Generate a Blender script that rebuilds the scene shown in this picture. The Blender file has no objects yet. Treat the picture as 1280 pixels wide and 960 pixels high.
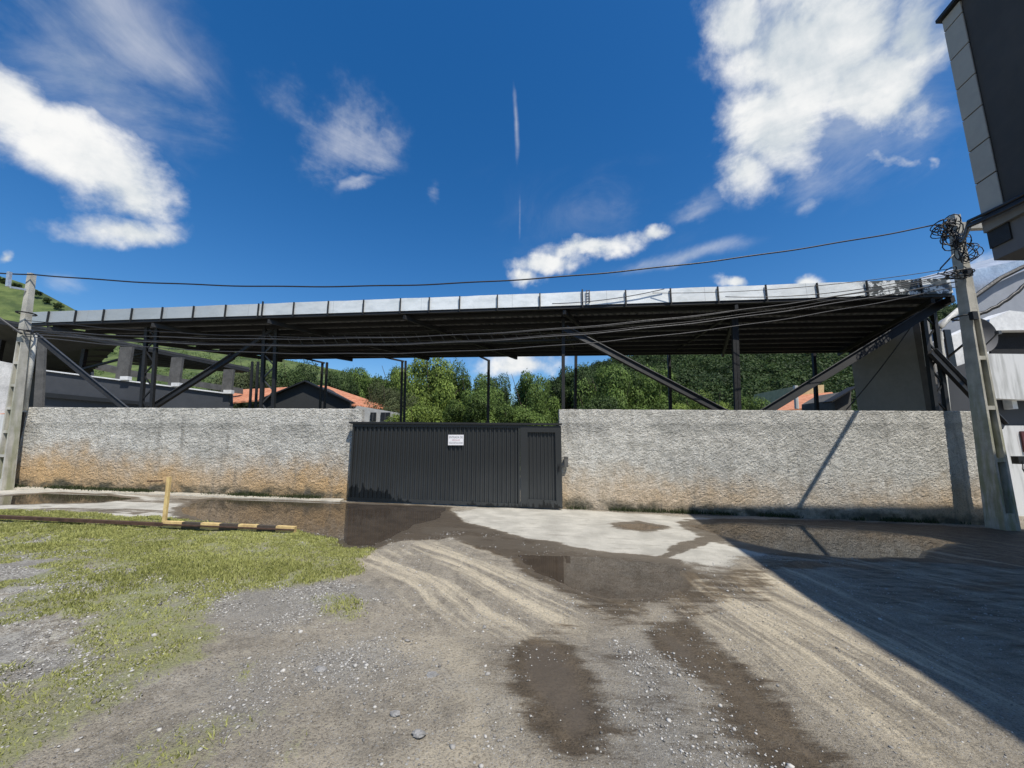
import bpy, bmesh, math, random
import numpy as np
from mathutils import Vector, Matrix
random.seed(7); rng = np.random.default_rng(7)
C = bpy.context.scene.collection
R = math.radians

# ------------------------------------------------------------------ camera
FPX = 482.0; TH = R(8.8); CAMZ = 1.6
def ray(px, py):
    u = (px-640)/FPX; v = (480-py)/FPX
    return Vector((u, math.cos(TH)-v*math.sin(TH), math.sin(TH)+v*math.cos(TH)))
def at(px, py, Y):
    r = ray(px, py); return Vector((r.x/r.y*Y, Y, CAMZ + r.z/r.y*Y))
def ground_z(x, y=0.0):
    return -0.037*(min(max(x, -26), 26)+1.5)
def gnd(px, py):
    r = ray(px, py)               # z = -0.037(x+1.5)
    t = (CAMZ+0.0555)/(-r.z-0.037*r.x)
    return Vector((r.x*t, r.y*t, CAMZ+r.z*t))
cam = bpy.data.cameras.new('camera'); co = bpy.data.objects.new('camera', cam); C.objects.link(co)
cam.sensor_width = 36; cam.lens = FPX/1280*36; cam.clip_end = 5000; cam.clip_start = 0.05
co.location = (0, 0, CAMZ); co.rotation_euler = (R(90)+TH, 0, 0)
bpy.context.scene.camera = co

# ------------------------------------------------------------------ numpy noise
def hash2(ix, iy, s=0):
    n = (ix.astype(np.int64)*374761393 + iy.astype(np.int64)*668265263 + s*974711) & 0x7fffffff
    n = ((n ^ (n >> 13))*1274126177) & 0x7fffffff
    return ((n ^ (n >> 16)) & 0xffff)/65535.0
def vnoise(x, y, s=0):
    x = np.asarray(x, float); y = np.asarray(y, float)
    ix = np.floor(x); iy = np.floor(y); fx = x-ix; fy = y-iy
    fx = fx*fx*(3-2*fx); fy = fy*fy*(3-2*fy)
    a = hash2(ix, iy, s); b = hash2(ix+1, iy, s); c = hash2(ix, iy+1, s); d = hash2(ix+1, iy+1, s)
    return (a*(1-fx)+b*fx)*(1-fy)+(c*(1-fx)+d*fx)*fy
def fbm(x, y, o=4, s=0):
    t = 0; a = .5; n = 0
    for k in range(o):
        t = t+a*vnoise(x*2**k+k*17.3, y*2**k+k*9.1, s+k); n += a; a *= .5
    return t/n
def sstep(a, b, x):
    t = np.clip((x-a)/(b-a), 0, 1); return t*t*(3-2*t)
def poly_sd(px, py, poly):
    """signed distance, positive inside"""
    d = np.full(px.shape, 1e9); ins = np.zeros(px.shape, bool); n = len(poly)
    for i in range(n):
        ax, ay = poly[i]; bx, by = poly[(i+1) % n]
        ex, ey = bx-ax, by-ay; wx, wy = px-ax, py-ay
        t = np.clip((wx*ex+wy*ey)/(ex*ex+ey*ey+1e-12), 0, 1)
        d = np.minimum(d, (wx-ex*t)**2+(wy-ey*t)**2)
        c = ((ay > py) != (by > py)) & (px < (bx-ax)*(py-ay)/(by-ay+1e-12)+ax)
        ins ^= c
    d = np.sqrt(d); return np.where(ins, d, -d)

# ------------------------------------------------------------------ materials
class NT:
    def __init__(s, name):
        s.m = bpy.data.materials.new(name); s.m.use_nodes = True
        s.t = s.m.node_tree; s.b = s.t.nodes['Principled BSDF']; s.out = s.t.nodes['Material Output']
    def n(s, typ, ins=None, **kw):
        nd = s.t.nodes.new(typ)
        for k, v in kw.items(): setattr(nd, k, v)
        for k, v in (ins or {}).items():
            if hasattr(v, 'is_output'): s.t.links.new(v, nd.inputs[k])
            else: nd.inputs[k].default_value = v
        return nd
    def math(s, op, a, b=0.0, c=None, clamp=False):
        i = {0: a, 1: b}
        if c is not None: i[2] = c
        return s.n('ShaderNodeMath', i, operation=op, use_clamp=clamp).outputs[0]
    def mix(s, f, a, b, bt='MIX'):
        nd = s.n('ShaderNodeMix', data_type='RGBA', blend_type=bt)
        for idx, v in ((0, f), (6, a), (7, b)):
            if hasattr(v, 'is_output'): s.t.links.new(v, nd.inputs[idx])
            else: nd.inputs[idx].default_value = v if idx == 0 else (tuple(v)+(1,))[:4]
        return nd.outputs[2]
    def noise(s, scale, detail=4, rough=.55, vec=None, dist=0.0):
        i = {'Scale': scale, 'Detail': detail, 'Roughness': rough, 'Distortion': dist}
        if vec is not None: i['Vector'] = vec
        return s.n('ShaderNodeTexNoise', i).outputs['Fac']
    def ramp(s, f, lo, hi, a=0.0, b=1.0):
        return s.n('ShaderNodeMapRange', {0: f, 1: lo, 2: hi, 3: a, 4: b}, interpolation_type='SMOOTHSTEP').outputs[0]
    def pos(s): return s.n('ShaderNodeNewGeometry').outputs['Position']
    def set(s, **kw):
        for k, v in kw.items():
            k = k.replace('_', ' ')
            if hasattr(v, 'is_output'): s.t.links.new(v, s.b.inputs[k])
            else: s.b.inputs[k].default_value = v if not isinstance(v, tuple) else (v+(1,))[:4]
    def bump(s, h, strength=.5, dist=.02, normal=None):
        i = {'Height': h, 'Strength': strength, 'Distance': dist}
        if normal is not None: i['Normal'] = normal
        o = s.n('ShaderNodeBump', i).outputs[0]; s.t.links.new(o, s.b.inputs['Normal']); return o

def simple(name, col, rough=.7, metal=0.0, var=.25, scale=3.0, bump=.0, dirt=None):
    M = NT(name); p = M.pos()
    n1 = M.noise(scale, 6, .6, p); n2 = M.noise(scale*9, 4, .6, p)
    f = M.ramp(M.math('ADD', M.math('MULTIPLY', n1, .6), M.math('MULTIPLY', n2, .4)), .3, .7)
    d = dirt or tuple(c*(1-var*1.4) for c in col); l = tuple(min(1, c*(1+var*.5)) for c in col)
    M.set(Base_Color=M.mix(f, d, l), Roughness=M.ramp(n2, .2, .8, max(.05, rough-.12), min(1, rough+.12)), Metallic=metal)
    if bump: M.bump(n2, bump, .01)
    return M.m

MAT = {}
MAT['dark_metal'] = simple('dark_metal', (.016, .0165, .017), .6, .1, .3, 2)
MAT['roof_under'] = simple('roof_under', (.30, .31, .32), .5, .4, .35, 1.2)
MAT['roof_dark'] = simple('roof_dark', (.05, .05, .052), .6, .2, .35, 1.2)
MAT['galv'] = simple('galvanised', (.62, .65, .67), .38, .55, .25, 1.5)
MAT['light_metal'] = simple('light_metal', (.09, .09, .09), .5, .2, .3)
MAT['concrete'] = simple('pole_concrete', (.42, .40, .35), .9, 0, .35, 1.6, .3)
MAT['cable'] = simple('cable', (.02, .02, .022), .5, 0, .3)
MAT['cable_grey'] = simple('cable_grey', (.055, .055, .057), .5, 0, .3)
MAT['white_pvc'] = simple('white_pipe', (.6, .59, .54), .5, 0, .25, 2)
MAT['grey_paint'] = simple('grey_render', (.14, .14, .145), .85, 0, .16, .7, .15)
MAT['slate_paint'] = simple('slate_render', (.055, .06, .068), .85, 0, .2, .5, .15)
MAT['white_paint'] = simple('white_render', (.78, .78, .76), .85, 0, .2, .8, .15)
MAT['block'] = simple('concrete_block', (.11, .107, .10), .9, 0, .35, 2, .3)
MAT['glass'] = simple('dark_glass', (.012, .013, .015), .4, 0, .3)
MAT['yellow'] = simple('yellow_paint', (.74, .56, .24), .6, 0, .3, 8, .1, dirt=(.50, .33, .14))
MAT['black_paint'] = simple('black_paint', (.085, .066, .05), .55, 0, .3, 8)
MAT['rust'] = simple('rusty_steel', (.10, .055, .035), .8, .2, .5, 9, .2)
MAT['ochre'] = simple('ochre_render', (.55, .42, .22), .85, 0, .2)
MAT['sign'] = simple('sign_white', (.82, .80, .80), .5, 0, .05)
MAT['ink'] = simple('sign_ink', (.16, .16, .17), .6, 0, .1)
MAT['ink_red'] = simple('sign_ink_red', (.5, .2, .22), .6, 0, .1)
MAT['bark'] = simple('bark', (.10, .075, .05), .95, 0, .4, 6, .4)
MAT['stone'] = simple('loose_stone', (.33, .32, .30), .9, 0, .45, 14, .3)

# weathered parapet
M = NT('weathered_white'); p = M.pos()
st = M.n('ShaderNodeMapping', {'Vector': p, 'Scale': (5, 5, .5)}).outputs[0]
f = M.ramp(M.noise(1.2, 6, .6, st), .42, .68)
M.set(Base_Color=M.mix(f, (.66, .66, .64), (.42, .42, .40)), Roughness=.9); M.bump(M.noise(30, 4, .6, p), .3, .01); MAT['weathered'] = M.m

# terracotta tiles
M = NT('terracotta_tiles'); p = M.pos()
sx = M.n('ShaderNodeSeparateXYZ', {0: p})
w = M.n('ShaderNodeTexWave', {'Vector': p, 'Scale': 2.2, 'Distortion': .3}, wave_type='BANDS', bands_direction='Y').outputs['Fac']
f = M.ramp(M.noise(3, 6, .7, p), .35, .65)
c = M.mix(f, (.55, .19, .09), (.78, .36, .2)); c = M.mix(M.math('MULTIPLY', M.ramp(w, .0, .35, 1, 0), .55), c, (.18, .07, .04))
M.set(Base_Color=c, Roughness=.85); M.bump(w, .8, .08); MAT['terracotta'] = M.m

# roughcast wall (chapisco)
M = NT('roughcast'); p = M.pos()
s3 = M.n('ShaderNodeSeparateXYZ', {0: p})
h = M.math('ADD', s3.outputs[2], M.math('MULTIPLY', M.math('ADD', s3.outputs[0], 1.5), .037))
big = M.noise(.55, 5, .6, p); med = M.noise(3.5, 5, .6, p)
v1 = M.n('ShaderNodeMapping', {'Vector': p, 'Rotation': (0, R(-38), 0), 'Scale': (1, 1, 1.45)}).outputs[0]
fine = M.noise(25, 5, .68, v1); fine2 = M.noise(60, 3, .6, p)
hh = M.math('ADD', h, M.math('MULTIPLY', M.math('SUBTRACT', big, .5), 1.1))
hh = M.math('ADD', hh, M.math('MULTIPLY', M.math('SUBTRACT', med, .5), .8))
orange = M.math('MULTIPLY', M.ramp(hh, .35, 1.35, 1, 0), M.ramp(M.noise(.3, 3, .5, p), .25, .6, .35, 1))
c = M.mix(M.ramp(med, .3, .7), (.54, .52, .46), (.80, .77, .69))
c = M.mix(M.math('MULTIPLY', M.ramp(M.noise(1.1, 6, .65, p), .45, .7), .35), c, (.30, .29, .26))
c = M.mix(M.math('MULTIPLY', orange, M.ramp(s3.outputs[0], 0, 3, .95, .6)), c, (.64, .42, .20))
moss = M.ramp(M.math('ADD', h, M.math('MULTIPLY', M.math('SUBTRACT', M.noise(1.6, 5, .6, p), .5), .7)), .12, .34, 1, 0)
c = M.mix(M.math('MULTIPLY', moss, M.ramp(M.noise(2.5, 5, .6, p), .35, .6, .25, .95)), c, (.085, .08, .05))
band = M.math('MULTIPLY', M.ramp(s3.outputs[2], 2.12, 2.2, 0, 1), M.ramp(s3.outputs[2], 2.3, 2.36, 1, 0))
low = M.math('MULTIPLY', M.ramp(s3.outputs[2], 1.7, 2.14, 0, 1), M.ramp(s3.outputs[2], 2.14, 2.2, 1, 0))
c = M.mix(M.math('MULTIPLY', low, M.ramp(big, .35, .6, .1, .5)), c, (.22, .22, .2))
c = M.mix(M.math('MULTIPLY', band, .22), c, (.72, .70, .64))
drip = M.noise(2.2, 6, .65, M.n('ShaderNodeMapping', {'Vector': p, 'Scale': (2.2, 1, .22)}).outputs[0]); c = M.mix(M.math('MULTIPLY', M.ramp(drip, .52, .72), .5), c, (.20, .19, .165))
c = M.mix(M.ramp(fine, .36, .50, .5, 0), c, (.14, .13, .10))
M.set(Base_Color=c, Roughness=.95)
b1 = M.n('ShaderNodeBump', {'Height': fine, 'Strength': 1.0, 'Distance': .065}).outputs[0]
M.bump(fine2, .6, .02, b1); MAT['roughcast'] = M.m

# gate paint with splash stain near the ground
M = NT('gate_paint'); p = M.pos(); s3 = M.n('ShaderNodeSeparateXYZ', {0: p})
cv = M.n('ShaderNodeMapping', {'Vector': p, 'Scale': (14, 1, 2.0)}).outputs[0]
nn = M.noise(1, 3, .6, cv)
lim = M.ramp(s3.outputs[0], -4.3, -2.0, .5, .02)
wet_dark = M.math('GREATER_THAN', M.math('ADD', lim, M.math('MULTIPLY', M.math('SUBTRACT', nn, .5), .65)), s3.outputs[2])
dust = M.ramp(s3.outputs[2], .1, 1.4, .9, 0)
c = M.mix(M.math('MULTIPLY', dust, M.noise(2, 5, .6, p)), (.024, .025, .024), (.062, .066, .066))
c = M.mix(wet_dark, c, (.008, .009, .01))
M.set(Base_Color=c, Roughness=M.ramp(wet_dark, 0, 1, .5, .3), Metallic=.15); MAT['gate'] = M.m

# leaf material
def leaf_mat(name, dark, light):
    M = NT(name); a = M.n('ShaderNodeAttribute', attribute_name='val').outputs['Fac']
    c = M.mix(a, dark, light)
    M.set(Base_Color=c, Roughness=.6); M.b.inputs['Specular IOR Level'].default_value = .2
    tr = M.n('ShaderNodeBsdfTranslucent', {'Color': c})
    mx = M.n('ShaderNodeMixShader', {0: .3, 1: M.b.outputs[0], 2: tr.outputs[0]})
    M.t.links.new(mx.outputs[0], M.out.inputs[0]); return M.m
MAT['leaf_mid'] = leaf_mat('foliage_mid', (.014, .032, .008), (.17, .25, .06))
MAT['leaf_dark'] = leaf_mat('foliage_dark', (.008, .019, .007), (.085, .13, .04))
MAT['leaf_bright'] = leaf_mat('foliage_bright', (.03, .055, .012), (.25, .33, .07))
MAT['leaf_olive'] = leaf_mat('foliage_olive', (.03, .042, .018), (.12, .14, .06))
MAT['grass'] = leaf_mat('grass_blades', (.17, .18, .045), (.56, .56, .20))

# ------------------------------------------------------------------ mesh builder
class MB:
    def __init__(s): s.v = []; s.f = []
    def add(s, vs, fs):
        o = len(s.v); s.v += [tuple(v) for v in vs]; s.f += [tuple(i+o for i in f) for f in fs]
    def box(s, x0, x1, y0, y1, z0, z1):
        s.add([(x0,y0,z0),(x1,y0,z0),(x1,y1,z0),(x0,y1,z0),(x0,y0,z1),(x1,y0,z1),(x1,y1,z1),(x0,y1,z1)],
              [(0,3,2,1),(4,5,6,7),(0,1,5,4),(1,2,6,5),(2,3,7,6),(3,0,4,7)])
    def prism(s, base, top):
        n = len(base); s.add(list(base)+list(top), [tuple(range(n-1, -1, -1)), tuple(range(n, 2*n))] +
              [(i, (i+1) % n, n+(i+1) % n, n+i) for i in range(n)])
    def beam(s, a, b, w, h, w2=None, h2=None, up=(0,0,1)):
        a = Vector(a); b = Vector(b); d = (b-a).normalized(); u = Vector(up)
        if abs(d.dot(u)) > .98: u = Vector((0, 1, 0))
        x = d.cross(u).normalized(); y = x.cross(d).normalized(); w2 = w if w2 is None else w2; h2 = h if h2 is None else h2
        P = lambda c, w, h: [c-x*w/2-y*h/2, c+x*w/2-y*h/2, c+x*w/2+y*h/2, c-x*w/2+y*h/2]
        s.prism(P(a, w, h), P(b, w2, h2))
    def tube(s, pts, r, n=6, r2=None):
        pts = [Vector(p) for p in pts]; rings = []; L = len(pts)
        for i, p in enumerate(pts):
            d = (pts[min(i+1, L-1)]-pts[max(i-1, 0)]).normalized()
            u = Vector((0, 0, 1)) if abs(d.z) < .9 else Vector((1, 0, 0))
            x = d.cross(u).normalized(); y = x.cross(d)
            rr = r if r2 is None else r+(r2-r)*i/(L-1)
            rings += [p+(x*math.cos(2*math.pi*k/n)+y*math.sin(2*math.pi*k/n))*rr for k in range(n)]
        fs = [(i*n+k, i*n+(k+1) % n, (i+1)*n+(k+1) % n, (i+1)*n+k) for i in range(L-1) for k in range(n)]
        fs += [tuple(range(n-1, -1, -1)), tuple((L-1)*n+k for k in range(n))]
        s.add(rings, fs)
    def build(s, name, mat, parent=None, smooth=False, label=None):
        me = bpy.data.meshes.new(name); me.from_pydata(s.v, [], s.f); me.update()
        return link(name, me, mat, parent, smooth, label)
def link(name, me, mat, parent=None, smooth=False, label=None):
    o = bpy.data.objects.new(name, me); C.objects.link(o)
    m = MAT[mat] if isinstance(mat, str) else mat
    if not me.materials: me.materials.append(m)
    if smooth: me.polygons.foreach_set('use_smooth', [True]*len(me.polygons))
    if parent is not None: o.parent = parent; o.matrix_parent_inverse = Matrix.Translation(-Vector(parent.location))
    if label: o['label'] = label
    return o
def npmesh(name, V, F, smooth=False):
    me = bpy.data.meshes.new(name); V = np.asarray(V, np.float32); F = np.asarray(F, np.int32)
    me.vertices.add(len(V)); me.vertices.foreach_set('co', V.ravel())
    k = F.shape[1]; me.loops.add(F.size); me.loops.foreach_set('vertex_index', F.ravel())
    me.polygons.add(len(F)); me.polygons.foreach_set('loop_start', np.arange(0, F.size, k, dtype=np.int32))
    me.polygons.foreach_set('loop_total', np.full(len(F), k, np.int32))
    if smooth: me.polygons.foreach_set('use_smooth', np.ones(len(F), bool))
    me.update(calc_edges=True); return me
def tag(o, label, cat, group=None, kind=None):
    if label: o['label'] = label
    if cat: o['category'] = cat
    if group: o['group'] = group
    if kind: o['kind'] = kind
    return o
def thing(name, label, cat, loc=(0,0,0), group=None):
    o = bpy.data.objects.new(name, None); C.objects.link(o); o.location = loc; o.empty_display_size = .2
    return tag(o, label, cat, group)

# ------------------------------------------------------------------ sun and sky
S = Vector((2.96, -4.6, 9.1)).normalized()
el = math.asin(S.z); az = math.atan2(S.x, S.y)
sl = bpy.data.lights.new('sun', 'SUN'); sl.energy = 5.0; sl.angle = R(.5); sl.color = (1, .95, .87)
so = bpy.data.objects.new('sun', sl); C.objects.link(so); so.rotation_euler = S.to_track_quat('Z', 'Y').to_euler(); so.location = (0, 0, 30)

world = bpy.data.worlds.new('World'); bpy.context.scene.world = world; world.use_nodes = True
wt = world.node_tree; wt.nodes.clear()
def wn(typ, ins=None, **kw):
    nd = wt.nodes.new(typ)
    for k, v in kw.items(): setattr(nd, k, v)
    for k, v in (ins or {}).items():
        if hasattr(v, 'is_output'): wt.links.new(v, nd.inputs[k])
        else: nd.inputs[k].default_value = v
    return nd
def wm(op, a, b=0.0, clamp=False): return wn('ShaderNodeMath', {0: a, 1: b}, operation=op, use_clamp=clamp).outputs[0]
sky = wn('ShaderNodeTexSky', sky_type='NISHITA'); sky.sun_disc = False; sky.sun_elevation = el; sky.sun_rotation = az
sky.air_density = 1.0; sky.dust_density = .4; sky.ozone_density = 2.5
hs = wn('ShaderNodeHueSaturation', {'Color': sky.outputs[0], 'Saturation': 1.38, 'Value': 1.36, 'Hue': .504})
D = wn('ShaderNodeTexCoord').outputs['Generated']
def ang(px, py): return ray(px, py).normalized()
# warp field
nw = wn('ShaderNodeTexNoise', {'Vector': D, 'Scale': 5.0, 'Detail': 6, 'Roughness': .6})
wv = wn('ShaderNodeVectorMath', {0: nw.outputs['Color'], 1: (.5, .5, .5)}, operation='SUBTRACT').outputs[0]
nw2 = wn('ShaderNodeTexNoise', {'Vector': D, 'Scale': 1.9, 'Detail': 3, 'Roughness': .6})
puff = wn('ShaderNodeTexNoise', {'Vector': D, 'Scale': 8.0, 'Detail': 10, 'Roughness': .58, 'Distortion': .15}).outputs['Fac']
mp = wn('ShaderNodeMapping', {'Vector': D, 'Rotation': (0, R(-48), 0), 'Scale': (1.0, 1.0, 2.6)}).outputs[0]
wisp = wn('ShaderNodeTexNoise', {'Vector': mp, 'Scale': 3.6, 'Detail': 8, 'Roughness': .62, 'Distortion': .9}).outputs['Fac']
mp2 = wn('ShaderNodeMapping', {'Vector': D, 'Rotation': (0, R(42), 0), 'Scale': (1.0, 1.0, 1.9)}).outputs[0]
wisp2 = wn('ShaderNodeTexNoise', {'Vector': mp2, 'Scale': 3.4, 'Detail': 8, 'Roughness': .6, 'Distortion': .6}).outputs['Fac']
def blob(px, py, rx, ry, rot=0.0, warp=.35, amp=1.0):
    """cloud mass centred on a direction, rx/ry radii in pixels of angle, rot degrees (counter-clockwise)"""
    c = ang(px, py); a = ang(px+10, py)-ang(px-10, py); b = ang(px, py-10)-ang(px, py+10)
    ja = a/20; jb = b/20                                       # unit pixel tangents
    t = R(rot); A = (ja*math.cos(t)+jb*math.sin(t)); B = (-ja*math.sin(t)+jb*math.cos(t))
    # Dual basis
    g11, g12, g22 = A.dot(A), A.dot(B), B.dot(B); det = g11*g22-g12*g12
    DA = (A*g22-B*g12)/det/rx; DB = (B*g11-A*g12)/det/ry
    dv = wn('ShaderNodeVectorMath', {0: D, 1: tuple(c)}, operation='SUBTRACT').outputs[0]
    sc = wn('ShaderNodeVectorMath', {0: wv, 'Scale': warp*.3}, operation='SCALE').outputs[0]
    dv = wn('ShaderNodeVectorMath', {0: dv, 1: sc}, operation='ADD').outputs[0]
    p = wn('ShaderNodeVectorMath', {0: dv, 1: tuple(DA)}, operation='DOT_PRODUCT').outputs['Value']
    q = wn('ShaderNodeVectorMath', {0: dv, 1: tuple(DB)}, operation='DOT_PRODUCT').outputs['Value']
    r = wm('SQRT', wm('ADD', wm('MULTIPLY', p, p), wm('MULTIPLY', q, q)))
    return wm('MULTIPLY', wm('SUBTRACT', 1.0, r), amp)
def vmax(l):
    o = wm('MAXIMUM', l[0], -1.0)
    for k in l[1:]: o = wm('MAXIMUM', o, k)
    return o
def mr(f, lo, hi, a=0.0, b=1.0): return wn('ShaderNodeMapRange', {0: f, 1: lo, 2: hi, 3: a, 4: b}, interpolation_type='SMOOTHSTEP').outputs[0]
# dense clouds
dense = vmax([blob(1150, 45, 90, 85, 20, .35, 1.3), blob(1020, 60, 160, 110, 25, .35, 1.6), blob(968, 160, 92, 78, 40, .35, 1.5), blob(1100, 100, 110, 85, 0, .35, 1.45), blob(930, 215, 50, 45, 0),
              blob(930, 35, 60, 70, 0, .35, 1.3), blob(115, 200, 125, 58, -18, .35, 1.3), blob(165, 285, 90, 26, 0), blob(15, 150, 75, 66, -35, .5), blob(160, 235, 80, 50, -10),
              blob(740, 312, 75, 17, 8), blob(690, 330, 50, 15, 0), blob(820, 293, 26, 12, 20), blob(665, 345, 26, 14, 0), blob(915, 350, 24, 9, 0),
              blob(1012, 345, 22, 12, 0), blob(650, 455, 62, 22, 0),
              blob(1300, 350, 110, 40, 0, .2), blob(0, 325, 20, 12, 0)])
puffc = wm('MULTIPLY', wm('SUBTRACT', puff, .5), 3.0)
wis = wm('MULTIPLY', wm('SUBTRACT', wisp2, .5), 1.5)
dd = wm('ADD', wm('ADD', dense, wm('MULTIPLY', puffc, .75)), wis)
dmask = mr(dd, -.12, .82)
# keep away from no-blob areas
dmask = wm('MULTIPLY', dmask, mr(dense, -.5, .12))
# thin veils
veil = vmax([blob(120, 70, 230, 150, -40, .8), blob(425, 165, 100, 60, -45, 1.2), blob(545, 240, 20, 14, -50, .5, .8), blob(85, 352, 42, 18, -15, .3),
             blob(1130, 198, 22, 18, 30, .8, 1.2), blob(1168, 193, 20, 18, 0, .8, 1.2), blob(1060, 170, 190, 110, 30, .6), blob(450, 228, 40, 14, 10, .4), blob(870, 255, 70, 24, 20, .5, .8),
             blob(850, 322, 120, 13, 13, .2, .9), blob(1010, 262, 26, 22, 30, .6), blob(740, 270, 140, 60, 0, .6, .3)])
vd = wm('ADD', veil, wm('MULTIPLY', wm('SUBTRACT', wisp, .5), 2.2))
vmask = wm('MULTIPLY', mr(vd, -.05, 1.5), mr(veil, -.2, .6))
vmask = wm('MULTIPLY', vmask, .5)
# contrail
ct = vmax([blob(644, 150, 4.5, 78, 2, .05), blob(650, 275, 2.2, 34, 0, .04, .6)])
cmask = wm('MULTIPLY', mr(wm('ADD', ct, wm('MULTIPLY', puffc, .6)), .1, 1.6), .5)
shade = mr(wm('ADD', wm('MULTIPLY', wisp2, .45), wm('MULTIPLY', puff, .55)), .36, .60)
cc = wn('ShaderNodeMix', data_type='RGBA'); wt.links.new(shade, cc.inputs[0])
STR = .1
cc.inputs[6].default_value = (.56/STR, .63/STR, .69/STR, 1); cc.inputs[7].default_value = (.96/STR, .96/STR, .95/STR, 1)
tot = wm('MAXIMUM', wm('MAXIMUM', dmask, vmask), cmask)
fin = wn('ShaderNodeMix', data_type='RGBA')
wt.links.new(tot, fin.inputs[0]); wt.links.new(hs.outputs[0], fin.inputs[6]); wt.links.new(cc.outputs[2], fin.inputs[7])
bg = wn('ShaderNodeBackground', {'Color': fin.outputs[2], 'Strength': STR})
wo = wn('ShaderNodeOutputWorld', {0: bg.outputs[0]})

# ------------------------------------------------------------------ ground
def P2(l): return [tuple(gnd(*q).xy) for q in l]
WALLY = 10.6
xs = np.concatenate([-np.geomspace(500, 15, 24)[:-1], np.arange(-15, 15.01, .045), np.geomspace(15, 500, 24)[1:]])
yn = [.9]
while yn[-1] < 10.9: yn.append(yn[-1]+max(.012, .0055*yn[-1]))
ys = np.concatenate([np.array([-400, -150, -60, -25, -10, -4, -1, .3]), np.array(yn), np.geomspace(11.2, 1800, 26)])
X, Y = np.meshgrid(xs, ys); Zb = -0.037*(np.clip(X, -26, 26)+1.5)
wx = X+(fbm(X*1.6, Y*1.6, 4, 3)-.5)*.5; wy = Y+(fbm(X*1.6, Y*1.6, 4, 9)-.5)*.5
wxs = X+(fbm(X*3, Y*3, 4, 13)-.5)*.22; wys = Y+(fbm(X*3, Y*3, 4, 19)-.5)*.22
grass_poly = P2([(-400,636),(0,637),(120,642),(240,652),(370,660),(432,672),(472,690),(476,712),(440,722),(395,732),(330,742),(285,752),(300,775),(300,800),(262,828),(215,850),(160,880),(110,905),(60,935),(-50,1000),(-700,900)])
patches = [P2([(375,748),(440,738),(478,745),(470,775),(420,790),(380,775)]), P2([(150,905),(250,880),(330,862),(350,890),(300,930),(240,990),(120,990)]),
           P2([(320,925),(385,915),(380,975),(300,985)]), P2([(260,860),(330,815),(370,820),(330,860)])]
gsd = poly_sd(wx, wy, grass_poly); psd = np.max([poly_sd(wx, wy, p) for p in patches], axis=0)
grass = sstep(-.12, .25, gsd)
grass = np.maximum(grass, .62*sstep(-.12, .3, psd))
gravpatch = poly_sd(wx, wy, P2([(-100,680),(60,672),(160,700),(240,740),(245,800),(190,860),(60,900),(-200,900)]))
grass = grass*(1-.85*sstep(-.2, .5, gravpatch)*sstep(.40, .62, fbm(X*2.2, Y*2.2, 4, 31)))
# water, damp ground & painted building shade
PUD = {
 'left': [(222,642),(232,630),(262,624),(330,624),(440,629),(500,631),(560,634),(548,648),(520,656),(492,672),(466,683),(440,684),(424,674),(372,664),(300,655),(250,651)],
 'mid': [(640,692),(700,693),(770,696),(840,703),(862,712),(856,735),(820,748),(762,750),(712,738),(672,718)],
 'near': [(650,808),(675,792),(702,800),(718,820),(745,850),(758,888),(752,915),(728,935),(700,930),(675,905),(655,868),(645,832)],
 'right': [(858,656),(910,653),(1000,656),(1085,662),(1160,671),(1200,679),(1165,686),(1150,697),(1070,699),(990,690),(945,681),(900,670)],
 'thin': [(-60,622),(0,620),(60,616),(130,618),(170,624),(120,628),(40,630),(-60,634)],
 'track': [(815,792),(840,785),(872,805),(915,850),(985,900),(1060,955),(1010,955),(940,905),(880,850),(832,818)],
 'small': [(770,655),(800,653),(832,659),(805,663),(780,661)],
}
wet_dark = np.zeros_like(X)
def addwet(pl, a=-.25, b=.12, amt=1.0, sharp=False):
    global wet_dark
    q = poly_sd(wxs if sharp else wx, wys if sharp else wy, P2(pl)); wet_dark = np.maximum(wet_dark, amt*sstep(a, b, q)); return q
psdv = {k: addwet(v, -.3, .05 if k not in ('near', 'track') else .22, .95, True) for k, v in PUD.items()}
addwet([(430,640),(560,636),(580,652),(660,672),(760,690),(860,700),(860,716),(640,700),(560,672),(500,676),(440,690)], -.12, .12, .9, True)
addwet([(620,690),(860,700),(1000,712),(960,740),(870,790),(830,770),(800,790),(770,790),(720,770),(690,735)], -.3, .4, .6)
addwet([(590,790),(660,765),(740,780),(800,800),(880,860),(960,930),(1010,990),(700,990),(650,940),(600,860)], -.3, .35, .34)
addwet([(800,775),(870,772),(900,800),(960,850),(1060,930),(1110,990),(980,990),(900,900),(830,830)], -.2, .25, .75)
addwet([(818,700),(835,684),(868,672),(930,664),(932,670),(880,680),(850,692),(836,702)], -.05, .06, .8, True)
addwet([(840,652),(900,648),(1050,650),(1280,662),(1400,680),(1400,720),(1180,706),(1050,704),(960,694),(880,676)], -.1, .12, .7, True)
addwet([(150,642),(178,638),(190,640),(172,644)], -.02, .05, .7, True)
# streaky dirty water in the shadow
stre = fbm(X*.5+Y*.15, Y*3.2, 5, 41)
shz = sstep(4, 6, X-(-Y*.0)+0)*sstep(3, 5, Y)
wet_dark = np.maximum(wet_dark, .75*sstep(.5, .62, stre)*sstep(3.0, 4.5, X)*sstep(4.2, 5.5, Y)*(1-sstep(9.6, 10.2, Y)))
wet_dark = np.maximum(wet_dark, .6*sstep(.52, .62, fbm(X*.45, Y*3, 4, 77))*sstep(-4.4, -5.4, X)*sstep(7.0, 7.6, Y)*(1-sstep(9.9, 10.3, Y)))
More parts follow.
